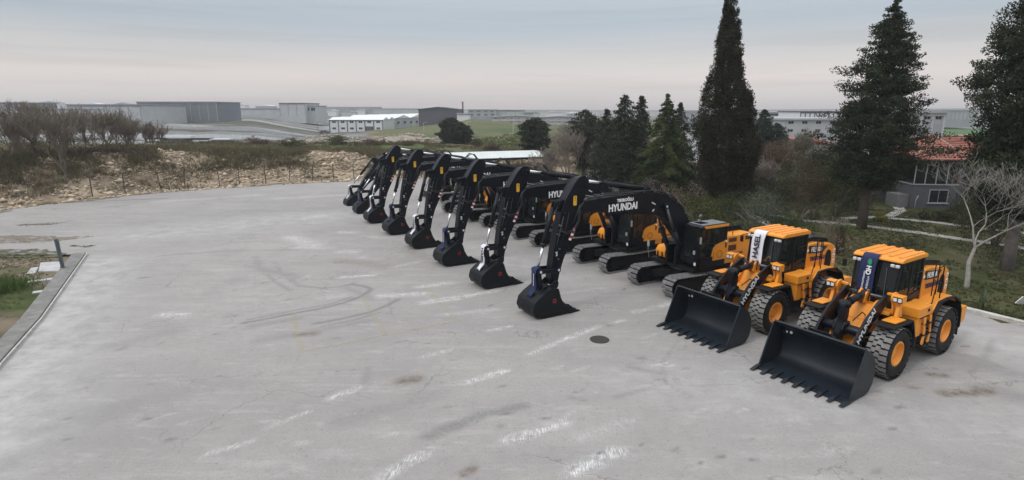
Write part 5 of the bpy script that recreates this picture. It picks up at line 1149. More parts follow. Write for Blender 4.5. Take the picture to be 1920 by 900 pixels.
con(1173, 179, 57, 'dark spruce with a double top behind the leafless garden tree', [(.05, 2.4), (.3, 2.1), (.55, 1.6), (.8, 1.2), (.94, .6), (1, .15)], 230, .17, DG, (.035, .046, .03), 14, zb=.05, droop=.0, clump=.5, gap=.4)
con(1138, 206, 60, 'low dark spruce among brown twigs left of the double topped one', [(.05, 2.2), (.4, 1.9), (.75, 1.1), (1, .15)], 170, .17, DG, (.035, .042, .028), 15, zb=.05, droop=.05, clump=.5, gap=.35)
con(1098, 207, 68, 'dark flat topped pine half hidden in leafless shrubs', [(.05, 1.5), (.5, 1.8), (.8, 1.7), (1, .5)], 160, .19, DG, (.036, .044, .028), 16, zb=.1, droop=-.1, clump=.55, gap=.35)
con(1003, 223, 84, 'dark rounded conifer in the field behind the white roofed shelter', [(.02, 1.5), (.3, 2.3), (.7, 1.9), (.9, 1.2), (1, .3)], 190, .22, DG, (.035, .045, .026), 17, zb=.03, droop=-.2, clump=.5, stub=.3)
con(1434, 206, 74, 'dark bluish fir right of the tall narrow cypress', [(.05, 2.6), (.4, 2.4), (.7, 1.5), (.9, .7), (1, .1)], 230, .19, (.018, .034, .026), (.03, .05, .036), 18, zb=.05, droop=.1, clump=.55, gap=.2)
con(1458, 232, 74, 'smaller dark bluish fir beside the other bluish one', [(.05, 2.2), (.5, 2.0), (.85, 1.2), (1, .2)], 160, .19, (.018, .034, .026), (.03, .05, .036), 19, zb=.05, droop=.1, clump=.55)
con(845, 223, 112, 'lone dark green tree in the middle of the field, taller of the touching pair', [(.0, 1.8), (.3, 2.5), (.7, 2.0), (.9, 1.2), (1, .5)], 150, .3, (.016, .03, .016), (.03, .045, .024), 20, zb=.0, droop=-.2, clump=.55, stub=.2)
con(861, 232, 110, 'dark green field tree, lower and right one of the touching pair', [(.0, 1.8), (.3, 2.2), (.7, 1.8), (.9, 1.1), (1, .5)], 140, .3, (.016, .028, .016), (.03, .042, .024), 21, zb=.0, droop=-.2, clump=.55, stub=.2)
# --- leafy garden shrubs
def bu(px, py, Y, rx, rz, label, n_, leaf, c1, c2, seed, cat='bush', ry=None, **kw):
    x, y, _ = at(px, py, Y); return bush(kw.pop('nm', 'garden_bush'), label, cat, x, y, rx, ry or rx, rz, n_, leaf, c1, c2, seed=seed, **kw)
bu(1447, 330, 55, 2.4, 1.5, 'round brown leafless crowned tree behind the tall narrow cypress', 9000, .10, (.07, .042, .026), (.11, .07, .045), 30, 'tree', nm='round_tree', trunk_h=2.9, stems=12, hollow=.5, lobes=6, zc=.35)
bu(1258, 372, 40, 1.9, 1.1, 'shrub with pale pink blossom between the cedar and the nearest boom', 6000, .07, (.05, .045, .025), (.09, .07, .05), 31, flowers=((.34, .22, .23), .33), trunk_h=.6)
bu(1217, 352, 47, 1.3, .9, 'small pink blossoming shrub further along the garden', 3000, .08, (.05, .045, .025), (.08, .06, .045), 32, flowers=((.28, .18, .2), .25), trunk_h=.6)
bu(1306, 395, 39, 1.8, 1.3, 'olive green shrub with yellowish shoots left of the cypress trunk', 6000, .08, (.035, .045, .016), (.08, .09, .025), 33, flowers=((.22, .22, .03), .06), trunk_h=.2)
bu(1415, 420, 36.5, 1.9, 1.2, 'grey green olive bush in front of the cypress trunk', 8000, .07, (.06, .068, .045), (.105, .115, .085), 34, trunk_h=.3, flowers=((.24, .25, .2), .08))
bu(1385, 395, 41, 1.5, 1.1, 'dark green shrub right behind the cypress trunk', 5000, .08, (.03, .036, .018), (.055, .062, .03), 35)
bu(1484, 418, 35.5, 1.5, .75, 'rounded fresh green shrub behind the white bannered loader cab', 8000, .06, (.03, .048, .014), (.055, .085, .022), 36, hollow=.6)
bu(1500, 395, 39, .9, 1.0, 'thin twiggy shrub beside the garden path', 1500, .06, (.05, .045, .03), (.08, .07, .05), 37, stems=16)
bu(1527, 385, 41, 1.7, 1.7, 'tall shrub with reddish brown leaves left of the conical conifer', 9000, .08, (.06, .035, .02), (.06, .06, .028), 38, trunk_h=.6)
bu(1572, 372, 42, 1.9, 2.1, 'tall mid green leafy shrub beside the conical conifer trunk', 11000, .08, (.035, .045, .018), (.07, .08, .03), 39, trunk_h=.8, flowers=((.22, .22, .17), .04))
bu(1540, 330, 50, 2.6, 2.2, 'large dull green tree with scattered blossom behind the shrubs', 11000, .10, (.035, .042, .02), (.065, .06, .032), 40, 'tree', trunk_h=1.6, flowers=((.28, .16, .16), .05))
bu(1505, 310, 58, 1.8, 1.8, 'mid green tree with thin crown left of the blossoming one', 6500, .11, (.035, .045, .02), (.06, .065, .03), 41, 'tree', trunk_h=1.4)
bu(1590, 330, 47, 1.6, 2.4, 'brownish green shrub mass directly behind the conical conifer', 8000, .09, (.04, .036, .018), (.06, .055, .028), 42, trunk_h=.8)
bu(1658, 415, 40.3, .55, .38, 'small round yellow shrub beside the garden path', 3500, .04, (.16, .15, .012), (.30, .27, .02), 43, hollow=.7, stems=3, lobes=5)
bu(1772, 400, 40.5, .9, .5, 'low dark shrub at the foot of the grey house', 3000, .06, (.025, .03, .014), (.045, .05, .022), 44)
bu(1735, 398, 41.5, .6, .35, 'small dark shrub under the house window', 1500, .06, (.03, .035, .015), (.05, .055, .022), 45)
bu(1700, 450, 33, .8, .35, 'low straggly green plant on the lawn', 1500, .05, (.03, .045, .015), (.05, .065, .022), 46)
bu(1390, 340, 60, 1.8, 2.0, 'dull green bush deep behind the cypress on its left', 5000, .11, (.03, .036, .018), (.05, .055, .026), 47)
bu(1180, 335, 62, 1.6, 1.0, 'pale green leafy shrub below the leafless garden tree', 3500, .09, (.05, .06, .03), (.10, .11, .06), 48)
bu(1215, 345, 55, 1.8, .9, 'low reddish brown shrub beneath the dark spruces', 4000, .08, (.06, .03, .028), (.08, .045, .04), 49)
bu(1160, 330, 68, 1.5, 1.4, 'dark green thicket beside the white garden kiosk', 3500, .10, (.028, .034, .018), (.05, .055, .03), 50)
bu(1880, 380, 33, 2.0, 2.1, 'dark dense shrub behind the pale bare tree at the right', 9000, .08, (.022, .03, .013), (.045, .05, .022), 51, trunk_h=.4)
bu(1760, 340, 38.0, 1.1, 1.5, 'olive green shrub in front of the house corner', 4500, .07, (.04, .045, .016), (.075, .075, .028), 52, trunk_h=.4) if False else None
for i, (px, py, Y, rx, rz, th, lab) in enumerate([(1350, 400, 47, 1.8, 1.5, .3, 'dark shrub between the pink blossom and the cypress foot'), (1455, 385, 45, 1.9, 1.3, .3, 'dull brown green shrub under the round brown tree'), (1610, 385, 45, 1.7, 1.5, .5, 'dark leafy shrub hugging the conical conifer trunk'), (1640, 370, 50, 1.6, 1.3, .6, 'dusky shrub between the conical conifer and the house'), (1480, 360, 52, 2.0, 1.5, .5, 'wide mixed shrub at the middle of the garden'), (1830, 400, 38, 1.7, 1.5, .3, 'dark leafy shrub against the right side of the house')]):
    bu(px, py, Y, rx, rz, lab, 7000, .09, (.03, .036, .015), (.06, .058, .026), 120 + i, trunk_h=th)
# --- bare trees of the garden
bare_tree('bare_tree', 'pale bark leafless tree on the lawn behind the nearest wheel loader', 'tree', 20.6, 24.8, 6.2, .72, BARKP, seed=4, depth=6, r0=.12, trunk_f=.24, nb=3, up=.35, z=0, twig=.0035, rk=.50)
x_, y_ = gp(1186, 338); bare_tree('bare_tree', 'leafless tree with forked pale trunk left of the bright green cedar', 'tree', x_ + .2, 60, 6.4, .6, mat('beige_bark', (.24, .20, .16), .9, noise=.2), seed=9, depth=6, r0=.12, trunk_f=.28, nb=3, up=.5)
x_, y_ = gp(1063, 336); bare_tree('bare_tree', 'leafless many stemmed tree behind the second excavator stick', 'tree', x_, 64.5, 6.2, .42, TWIG, seed=12, depth=5, r0=.09, stems=6, base_tilt=.45, trunk_f=.4, nb=3, up=.8, twig=.012)
x_, y_ = gp(1020, 332); bare_tree('bare_shrub', 'low leafless shrub at the end of the white roofed shelter', 'bush', x_, 66, 3.9, .5, TWIG, seed=13, depth=5, r0=.06, stems=6, base_tilt=.6, trunk_f=.4, nb=3, up=.6, twig=.012)
for i, (px, Y, h, lab) in enumerate([(1110, 72, 7.0, 'tall leafless brown tree right of the many stemmed one'), (1140, 64, 5.0, 'fine twigged leafless shrub beside the white kiosk'), (1085, 76, 6.4, 'leafless brown tree at the back of the garden edge'), (1155, 70, 7.2, 'leafless brown tree just left of the dark spruces'), (1120, 67, 4.0, 'low grey brown leafless shrub near the paved corner'), (1440, 50, 3.6, 'leafless grey shrub under the round brown tree')]):
    x, y, _ = at(px, 300, Y); bare_tree('bare_tree', lab, 'tree', x, y, h, .45, TWIG, seed=20 + i, depth=5, r0=.07, stems=5, base_tilt=.4, trunk_f=.35, nb=4, up=.8, twig=.014)
x, y, _ = at(1495, 300, 72); bare_tree('bare_tree', 'fine leafless upright tree in front of the big grey hall', 'tree', x, y, 5.5, .35, TWIG, seed=31, depth=5, r0=.05, stems=5, base_tilt=.25, trunk_f=.4, nb=4, up=1.2, twig=.012)
x_, y_ = gp(1522, 455); bare_tree('bare_sapling', 'thin leafless sapling on the lawn between the two loader cabs', 'tree', 17.6, 31.0, 2.2, .35, TWIG, seed=33, depth=4, r0=.02, stems=4, base_tilt=.2, trunk_f=.4, nb=3, up=1.2, twig=.005)
# --- the bleached palm
x_, y_ = gp(1573, 476); pm = empty('palm_tree', (x_, y_, 0)); tag(pm, 'short palm with drooping dry fronds behind the nearest loader cab', 'palm')
trunk(pm, [(0, 0, -.1), (0, 0, .6), (0.02, 0, 1.35)], [.2, .23, .26], BARK); P = []; C = []; r = np.random.default_rng(2); O = []
for i in range(64):
    a = r.random() * 6.283; dry = i < 40; e = r.uniform(-.9, -.1) if dry else r.uniform(.2, .9); L = r.uniform(.7, 1.1)
    for t_ in np.linspace(.1, 1, 16):
        rr = L * t_ * math.cos(e * .8); z = 1.4 + L * math.sin(e) * t_ - .45 * t_ * t_; p = np.array([rr * math.cos(a), rr * math.sin(a), z]); P.append(p + r.normal(size=3) * .04); C.append((.20, .145, .09) if dry else (.07, .09, .022)); O.append([math.cos(a), math.sin(a), -.4])
leaves('fronds', np.array(P), .26, np.array(C), pm, aspect=.2, seed=3, out=np.array(O) * 1.3)
# --- bare thickets and trees on the left bank
LB = [(52, 52, 8.4, 1, 'old leafless tree with crooked pale limbs at the far left'), (128, 50.5, 8.8, 2, 'large leafless tree with a dark leaning trunk at the edge of the paving')]
x, y, _ = at(72, 330, 56); bare_tree('bare_tree', LB[0][4], 'tree', x, y, 5.6, .55, mat('mid_bark', (.14, .12, .10), .9, noise=.2), seed=41, depth=6, r0=.17, trunk_f=.35, nb=3, up=.4, twig=.014)
x, y = gp(128, 368); bare_tree('bare_tree', LB[1][4], 'tree', x, y, 8.7, .5, TWIGD, seed=42, depth=7, r0=.13, trunk_f=.26, nb=3, up=.7, twig=.013, z=0)
TH = [(-60, 49, 5.5, 'brown thicket beyond the left edge'), (10, 53, 4.6, 'brown twiggy thicket at the left edge of the photo'), (60, 60, 4.8, 'grey brown thicket under the crooked old tree'), (100, 57, 5.6, 'tall grey twiggy thicket just left of the dark leaning trunk'), (150, 58, 5.6, 'tall grey twiggy thicket just right of the dark leaning trunk'), (190, 60, 5.0, 'dense brown thicket at the middle of the left bank'), (225, 64, 4.6, 'grey brown thicket below the long pale hall'), (255, 66, 4.4, 'rounded grey thicket near the dark long hall'), (290, 70, 3.4, 'last low thicket before the open bank'), (35, 66, 5.2, 'high thicket behind the crooked old tree')]
for i, (px, Y, h, lab) in enumerate(TH):
    x, y, _ = at(px, 300, Y); t_ = bare_tree('bare_thicket', lab, 'thicket', x, y, h * .9, .30, TWIGD if i % 2 else TWIG, seed=50 + i, depth=4, r0=.05, stems=5, base_tilt=.6, trunk_f=.35, nb=4, up=1.0, twig=.010)
    if i: t_.scale = (1.25, 1.25, 1)
SB = [(15, 51, 2.6, 1.5, 'dark olive scrub bush at the foot of the left bank'), (75, 52, 2.8, 1.6, 'dark olive scrub bush left of the leaning trunk'), (150, 54.5, 3.0, 1.7, 'brown green scrub bush right of the leaning trunk'), (200, 56, 3.2, 1.6, 'dense dark scrub bush on the slope of the bank'), (235, 57.5, 2.6, 1.3, 'low dark scrub bush further right on the slope'), (262, 57, 2.0, 1.0, 'small brown scrub bush where the slope opens'), (-30, 47, 2.8, 1.8, 'scrub bush past the left edge'), (110, 61, 2.8, 1.2, 'olive scrub bush up on the bank top'), (40, 60, 2.8, 1.2, 'olive brown scrub bush beneath the thickets'), (330, 66, 1.5, .6, 'little brown bush alone on the bank top'), (655, 75, 1.4, .5, 'low green brown bush above the farthest sticks'), (575, 72, 1.4, .5, 'low brown bush on the bank left of the farthest sticks')]
for i, (px, Y, rx, rz, lab) in enumerate(SB): bu(px, 300, Y + 3.5, rx * .85, rz * .8, lab, 2200 if rx > 2 else 1500, .09, (.08, .066, .034), (.15, .11, .065), 70 + i, nm='scrub_bush')
BK = [(480, 92, 2.0, .7, 'low green shrub in the field below the pale warehouse'), (545, 82, 2.2, .7, 'dark low shrub on the rough field left side'), (700, 95, 2.4, .8, 'reddish brown shrub patch in the field'), (630, 98, 2.2, .7, 'brown shrub patch left of the reddish one'), (760, 100, 2.0, .6, 'brown green shrub patch before the rubble heaps'), (895, 104, 1.3, .7, 'small bright green shrub right of the field trees'), (925, 92, 1.2, .6, 'small grey brown shrub right of the green one')]
for i, (px, Y, rx, rz, lab) in enumerate(BK): bu(px, 290, Y, rx, rz, lab, 2500, .16, (.05, .05, .022) if i % 2 else (.085, .06, .045), (.075, .085, .03) if i % 2 else (.11, .075, .055), 90 + i, nm='scrub_bush')

# ================================================================== bank rubble, scrub, grass (nobody could count them)
STONE = mat('rubble_stone', (.30, .25, .19), .95, noise=.3, nscale=2, bump=.5, bscale=9, attr='col')
def rocks(name, X, Y, Z, S, cols, seed=5):
    r = np.random.default_rng(seed); n = len(X)
    base = np.array([(1, 0, 0), (-1, 0, 0), (0, 1, 0), (0, -1, 0), (0, 0, 1), (0, 0, -1)], float); F0 = np.array([(0, 2, 4), (2, 1, 4), (1, 3, 4), (3, 0, 4), (2, 0, 5), (1, 2, 5), (3, 1, 5), (0, 3, 5)])
    V = base[None] * (S[:, None, None] * r.uniform(.5, 1.3, (n, 6, 1))) * np.stack([r.uniform(.8, 1.6, n), r.uniform(.7, 1.2, n), r.uniform(.4, .8, n)], -1)[:, None, :]
    a = r.random(n) * 6.283; ca, sa = np.cos(a)[:, None], np.sin(a)[:, None]; x = V[..., 0] * ca - V[..., 1] * sa; y = V[..., 0] * sa + V[..., 1] * ca
    V = np.stack([x + X[:, None], y + Y[:, None], V[..., 2] + Z[:, None]], -1).reshape(-1, 3); Fq = (F0[None] + 6 * np.arange(n)[:, None, None]).reshape(-1, 3)
    return np_mesh(name, V, Fq, STONE, np.repeat(cols, 6, 0))
r = np.random.default_rng(11)
def pick(n, px0, px1, d0, d1, pw=1.0):
    px = r.uniform(px0, px1, n); E = np.interp(px, PXC, EY); y = E + d0 + (d1 - d0) * r.random(n) ** pw; x = (px - CXP) / F * (y * CP + 1.5); return x, y, px
x, y, px = pick(20000, -300, 1180, -.3, 9.5, 1.3); keep = fbm(x * .5, y * .5, 3) > .40; x, y = x[keep], y[keep]
S = r.uniform(.05, .20, len(x)) * (1 + (r.random(len(x)) > .95) * 1.2); c = np.array([.36, .29, .215]) * r.uniform(.4, 1.6, (len(x), 1))
tag(rocks('stone_rubble', x, y, height(x, y) + S * .12, S, c), kind='stuff')
x, y, px = pick(2600, 500, 1180, 52, 72); keep = fbm(x * .2, y * .3, 3) > .47; x, y = x[keep], y[keep]; S = r.uniform(.15, .5, len(x)); c = np.array([.33, .30, .25]) * r.uniform(.6, 1.3, (len(x), 1))
tag(rocks('rubble_heaps', x, y, height(x, y) + S * .1, S, c, 6), kind='stuff')
def tufts(name, x, y, z, hgt, cols, wd=.02, seed=1, k=7, lean=.5):
    r = np.random.default_rng(seed); n = len(x); P = np.repeat(np.stack([x, y, z], -1), k, 0); hh = np.repeat(hgt, k) * r.uniform(.5, 1.2, n * k)
    d = r.normal(size=(n * k, 2)) * lean; tip = P + np.c_[d * hh[:, None], hh]; a = r.random(n * k) * 6.283; s = np.c_[np.cos(a), np.sin(a), np.zeros(n * k)] * wd; off = np.c_[r.normal(size=(n * k, 2)) * .5 * np.repeat(hgt, k)[:, None], np.zeros(n * k)]
    V = np.stack([P + off - s, P + off + s, tip + off], 1).reshape(-1, 3); C = np.repeat(np.repeat(cols, k, 0) * r.uniform(.75, 1.25, (n * k, 1)), 3, 0)
    return np_mesh(name, V, np.arange(3 * n * k).reshape(-1, 3), LEAF, C)
# dry scrub over the bank and the plateau
x, y, px = pick(14000, -350, 1150, .8, 26, 1.0); kk = fbm(x * .3 + 4, y * .3, 3); keep = kk > .45; x, y = x[keep], y[keep]
mixv = r.random((len(x), 1)); c = np.array([.19, .145, .09]) * (1 - mixv) + np.array([.10, .105, .05]) * mixv
tag(tufts('dry_scrub', x, y, height(x, y) - .02, r.uniform(.2, .6, len(x)), c, .045, 2, 8), kind='stuff')
x, y, px = pick(9000, 300, 1150, 20, 60, 1.0); keep = fbm(x * .12 + 4, y * .12, 3) > .45; x, y = x[keep], y[keep]; mixv = r.random((len(x), 1)); c = np.array([.11, .085, .05]) * (1 - mixv) + np.array([.065, .085, .03]) * mixv
tag(tufts('field_grass', x, y, height(x, y) - .02, r.uniform(.2, .5, len(x)), c, .07, 3, 6), kind='stuff')
x, y, px = pick(9000, -350, 900, 3.5, 13, 1.0); kk = fbm(x * .22 + 14, y * .22, 3); keep = kk + .09 * np.clip((420 - px) / 420, 0, 1) > .53; x, y = x[keep], y[keep]; mixv = r.random((len(x), 1)); c = np.array([.14, .11, .065]) * (1 - mixv) + np.array([.085, .085, .042]) * mixv
tag(tufts('bank_brush', x, y, height(x, y) - .02, r.uniform(.3, .8, len(x)), c, .03, 12, 10, .6), kind='stuff')
# lawn of the garden
n = 42000; x = r.uniform(3, 36, n); y = r.uniform(14, 64, n) ** 1.0; keep = ~inside(LOT, x, y) & (x * .86 + y * .51 > 26.9) & (fbm(x * .5, y * .5, 3) > .33); x, y = x[keep], y[keep]
px = CXP + F * x / (y * CP + 1.5); keep = (px > 1080) & (px < 2050); x, y = x[keep], y[keep]; mixv = fbm(x * .4 + 7, y * .4, 3)[:, None]; mixv = np.clip((mixv - .3) / .4, 0, 1)
c = np.array([.038, .052, .014]) * (1 - mixv) + np.array([.085, .075, .035]) * mixv
tag(tufts('lawn_grass', x, y, np.full(len(x), .05), r.uniform(.04, .11, len(x)), c, .016, 4, 8), kind='stuff')
# weeds along the right kerb
P0, P1 = np.array([26.0, 9.2]), np.array([11.4, 33.2]); t_ = r.random(900); q = P0 + (P1 - P0) * t_[:, None] + np.array([.857, .515]) * (r.random((900, 1)) ** 2 * .7 + .28); keep = fbm(q[:, 0] * .9, q[:, 1] * .9, 2) > .42; q = q[keep]
tag(tufts('kerb_weeds', q[:, 0], q[:, 1], np.full(len(q), .05), r.uniform(.08, .22, len(q)), np.tile([.06, .07, .025], (len(q), 1)), .015, 5, 7), kind='stuff')
# rank grass left of the kerb
n = 6000; x = r.uniform(-30, -14, n); y = r.uniform(15, 32, n); keep = ~inside(LOT, x, y) & ((x + 15.9) * -.88 + (y - 15.9) * -.46 > .9 - 0) & (fbm(x * .35, y * .9, 3) > .42 + (y - 22) * .008); x, y = x[keep], y[keep]
tag(tufts('verge_grass', x, y, np.full(len(x), .03), r.uniform(.03, .10, len(x)), np.tile([.09, .10, .045], (len(x), 1)), .014, 6, 7), kind='stuff')
x, y = gp(20, 545); n = 240; q = np.random.default_rng(4).normal(size=(n, 2)) * .6 + np.array([x - .9, y]); g_ = tufts('tall_grass_clump', q[:, 0], q[:, 1], np.full(n, .03), np.full(n, .5), np.tile([.075, .12, .035], (n, 1)), .016, 7, 12, .4); tag(g_, kind='stuff')
# broken paving slabs left of the kerb
SLAB = mat('broken_slab', (.42, .42, .43), .9, noise=.2, nscale=3, bump=.3, bscale=12)
def ragged(m):
    t = m.node_tree; n = t.nodes; l = t.links; z = n.new('ShaderNodeTexNoise'); z.inputs['Scale'].default_value = 1.6; z.inputs['Detail'].default_value = 7; z.inputs['Roughness'].default_value = .7; c = n.new('ShaderNodeTexCoord'); l.new(c.outputs['Object'], z.inputs[0])
    r_ = n.new('ShaderNodeMapRange'); r_.inputs[1].default_value = .42; r_.inputs[2].default_value = .56; l.new(z.outputs[0], r_.inputs[0]); l.new(r_.outputs[0], n['Principled BSDF'].inputs['Alpha'])
def poly_slab(pts, lab, z=.07):
    mb = MB(); mb.prismz([gp(*p, z) for p in pts], -.05, z); o = mb.build('broken_paving_slab', SLAB, None, .01); tag(o, lab, 'paving slab', 'broken paving beside the left kerb')
poly_slab([(76, 492), (114, 490), (112, 508), (72, 508)], 'pale broken paving slab beside the leaning post')
poly_slab([(58, 502), (72, 500), (66, 512), (50, 513)], 'smaller pale slab left of the one at the post')
poly_slab([(48, 527), (102, 520), (103, 523), (50, 530)], 'narrow pale slab strip lying in the grass'); poly_slab([(62, 546), (84, 543), (84, 547), (60, 549)], 'small pale slab lying nearest the camera in the grass')
# dirt streaks across the far left of the lot
DIRT = mat('bare_earth', (.2, .17, .13), .95, noise=.35, nscale=2, bump=.6, bscale=12); DIRTG = mat('grassy_earth', (.085, .085, .045), .95, noise=.4, nscale=2, bump=.6, bscale=12)
ragged(DIRT); ragged(DIRTG)
def blob(pts, m, nm):
    P = [gp(*p) for p in pts]; n_ = len(P); out = []
    for i in range(n_):
        a, b_ = P[i], P[(i + 1) % n_]
        for t_ in np.linspace(0, 1, 9)[:-1]: out.append((a[0] + (b_[0] - a[0]) * t_ + random.gauss(0, .10), a[1] + (b_[1] - a[1]) * t_ + random.gauss(0, .13)))
    mb = MB(); mb.prismz(out, -.02, .016 + random.random() * .008); tag(mb.build(nm, m, fix=True), kind='structure')
blob([(-80, 446), (40, 441), (120, 445), (178, 443), (120, 450), (60, 455), (-80, 461)], DIRT, 'earth_patch'); blob([(-80, 470), (30, 468), (72, 468), (118, 475), (160, 478), (110, 482), (20, 485), (-80, 487)], DIRTG, 'earth_patch')
blob([(30, 422), (90, 418), (128, 417), (100, 421), (40, 424)], DIRT, 'earth_patch'); blob([(134, 461), (180, 460), (160, 464), (140, 463)], DIRTG, 'earth_patch'); blob([(-60, 396), (10, 388), (20, 396), (-10, 402), (-60, 404)], DIRT, 'earth_patch')
blob([(100, 376), (180, 368), (230, 366), (215, 372), (130, 381)], DIRT, 'earth_patch')
# leaning metal post, green fence post, bank posts
POSTM = mat('grey_blue_post', (.10, .125, .14), .5, .3, noise=.3, nscale=8)
x, y = gp(118, 502, .14); ps = empty('metal_post', (x, y, .12)); tag(ps, 'short grey metal post standing on the left kerb', 'post')
mb = MB(); mb.bar((0, 0, 0), (-.10, 0, 1.5), .16, .09); mb.build('channel', POSTM, ps, .01); mb = MB(); mb.bar((.07, -.05, 0), (.04, -.05, 1.42), .06, .06); mb.build('rib', POSTM, ps, .01)
GPOST = mat('green_post', (.02, .06, .035), .5, noise=.2)
x, y = gp(1840, 586); ps = empty('fence_post', (x + .1, y + .1, 0)); tag(ps, 'thin dark green post behind the right kerb', 'post')
mb = MB(); mb.cyl((0, 0, 0), (0, 0, .95), .035, 10); mb.build('tube', GPOST, ps); mb = MB(); mb.cyl((0, 0, .95), (0, 0, 1.0), .045, 10, .02); mb.build('cap', GPOST, ps)
mb = MB(); mb.box(-.3, .3, -.02, .02, 0, .38); sg = mb.build('white_board', mat('dusty_white_board', (.7, .7, .68), .7, noise=.1), None, .01); x, y = gp(1915, 578); sg.location = (x + .15, y + .3, .05); sg.rotation_euler = (R(25), R(20), R(20)); tag(sg, 'tilted white board lying on the lawn at the right edge', 'board')
FP = mat('rusty_post', (.06, .05, .04), .8, noise=.3)
post0 = None
for px in (170, 232, 300, 345, 410, 447, 497, 542, 585, 625, 663, 700, 742, 790):
    E = float(np.interp(px, PXC, EY)); y = E + .9; x = (px - CXP) / F * (y * CP + 1.5); z = zg(x, y)
    if post0 is None:
        post0 = empty('fence_post', (x, y, z)); mb = MB(); mb.bar((0, 0, -.2), (0, 0, 1.7), .07, .07); mb.build('upright', FP, post0); mb = MB(); mb.bar((0, 0, 1.68), (.02, -.28, 1.95), .06, .06); mb.build('bent_top', FP, post0); o = post0
    else: o = copy_tree(post0); o.location = (x, y, z); o.rotation_euler = (random.gauss(0, .06), random.gauss(0, .06), random.random())
    tag(o, 'thin rusty fence post with bent top at the foot of the stony bank', 'fence post', 'fence posts along the foot of the bank')
# ================================================================== white roofed shelter
RFM = mat('white_sheet_roof', (.62, .66, .66), .4, .2, noise=.1, nscale=1)
sh = empty('carport', (0, 0, 0)); tag(sh, 'long open shelter with white sheet roof behind the farthest excavators', 'shelter')
ax, ay = at(822, 298, 66)[:2]; bx, by = at(1028, 298, 71)[:2]; A = Vector((ax, ay, 0)); B = Vector((bx, by, 0)); d = (B - A).normalized(); nn = Vector((-d.y, d.x, 0)); L = (B - A).length
mb = MB(); k = 60; vs = []; fs = []
for i in range(k + 1):
    p = A + d * L * i / k; dz = .03 * (i % 2)
    for (o_, z_) in ((-.2, 2.25), (1.2, 2.55), (2.8, 2.75), (4.2, 2.72)): q = p + nn * o_; vs.append((q.x, q.y, z_ + dz))
for i in range(k):
    for j in range(3): fs.append((i * 4 + j, i * 4 + j + 1, i * 4 + j + 5, i * 4 + j + 4))
mb.add(vs, fs); ro = mb.build('roof', RFM, sh); ro.modifiers.new('t', 'SOLIDIFY').thickness = .05
mb = MB(); p = A + nn * -.2; q = B + nn * -.2; mb.bar((p.x, p.y, 2.1), (q.x, q.y, 2.1), .08, .22); mb.build('front_beam', DARK, sh)
for i in range(9):
    for o_, h_ in ((.0, 2.2), (4.0, 2.6)):
        p = A + d * (L * (i + .1) / 8.2) + nn * o_; mb = MB(); mb.bar((p.x, p.y, 0), (p.x, p.y, h_), .09, .09); mb.build('post', mat('brown_post', (.10, .07, .05), .8), sh)
# white kiosk
x, y, _ = at(1126, 320, 66); z = 0; kk = empty('garden_kiosk', (x, y, z)); tag(kk, 'narrow white garden kiosk with pitched roof among the twigs', 'kiosk')
KW = mat('dull_white_wall', (.45, .47, .48), .8, noise=.15)
mb = MB(); mb.box(-.45, .45, -.45, .45, 0, 2.0); mb.build('wall', KW, kk, .02); mb = MB(); mb.prism([(-.8, 1.95), (.8, 1.95), (.1, 2.6), (-.1, 2.6)], -.65, .65); mb.build('roof', mat('white_roof', (.7, .7, .68), .6), kk, .02); mb = MB(); mb.box(-.2, .2, -.47, -.45, .2, 1.7); mb.build('window', GLASSD, kk)
# ================================================================== house with red tiled roof
TILE = bpy.data.materials.new('red_roof_tile'); TILE.use_nodes = True; t = TILE.node_tree; n = t.nodes; l = t.links; b = n['Principled BSDF']; b.inputs['Roughness'].default_value = .8
co = n.new('ShaderNodeTexCoord').outputs['Object']; c = mixc(rng_(noise(3, 5, .7), .35, .65), (.23, .07, .05), (.31, .13, .095)); c = mixc(rng_(noise(1.2, 6, .7), .5, .7, 0, .6), c, (.2, .09, .07)); l.new(c, b.inputs['Base Color'])
WALLG = mat('grey_house_wall', (.075, .075, .09), .9, noise=.12, nscale=2, bump=.2, bscale=20); TRIMW = mat('white_window_trim', (.27, .27, .28), .6); RIDGE = mat('ridge_mortar', (.35, .28, .25), .9, noise=.3, nscale=5)
hx, hy, _ = at(1703, 405, 46); ang = R(-6); hs = empty('tiled_roof_house', (hx, hy, -.4), ang); tag(hs, 'grey two storey house with glazed upper floor and red tiled roof', 'house')
W1, D1, ZE = 3.35, 4.2, 4.55; zw = 2.35
mb = MB(); mb.box(0, W1, 0, D1, -.4, zw); mb.box(W1, 8.5, 2.2, 8, -.4, ZE - .25); mb.box(0, W1, D1 - .1, D1 + 3, -.4, ZE - .3); mb.build('wall', WALLG, hs)
mb = MB(); mb.box(-.06, W1 + .06, -.06, .0, zw, zw + .09); mb.box(-.06, 0, -.06, D1, zw, zw + .09); mb.build('sill_band', TRIMW, hs)
for i in range(4):
    x0 = .05 + i * (W1 - .1) / 4; x1 = x0 + (W1 - .1) / 4
    mb = MB(); mb.box(x0 - .03, x0 + .03, -.02, .05, zw + .09, ZE - .35); w_ = mb.build('window', TRIMW, hs); mb = MB(); mb.box(x0 + .04, x1 - .04, .02, .03, zw + .09, ZE - .35); mb.build('pane', GLASSD, w_)
mb = MB(); mb.box(W1 - .06, W1 + .02, -.02, .06, zw + .09, ZE - .35); mb.build('corner_post', mat('dark_red_wood', (.12, .03, .025), .7), hs)
for i in range(3):
    y0 = .1 + i * 1.35; mb = MB(); mb.box(W1 + .005, W1 + .02, y0, y0 + 1.2, zw + .1, ZE - .4); mb.build('window', GLASSD, hs)
mb = MB(); mb.box(-.02, W1 + .02, .0, .12, ZE - .36, ZE - .1); mb.box(W1 - .1, W1 + .02, .0, D1, ZE - .36, ZE - .1); mb.build('eave_beam', mat('dark_red_wood', (.12, .03, .025), .7), hs)
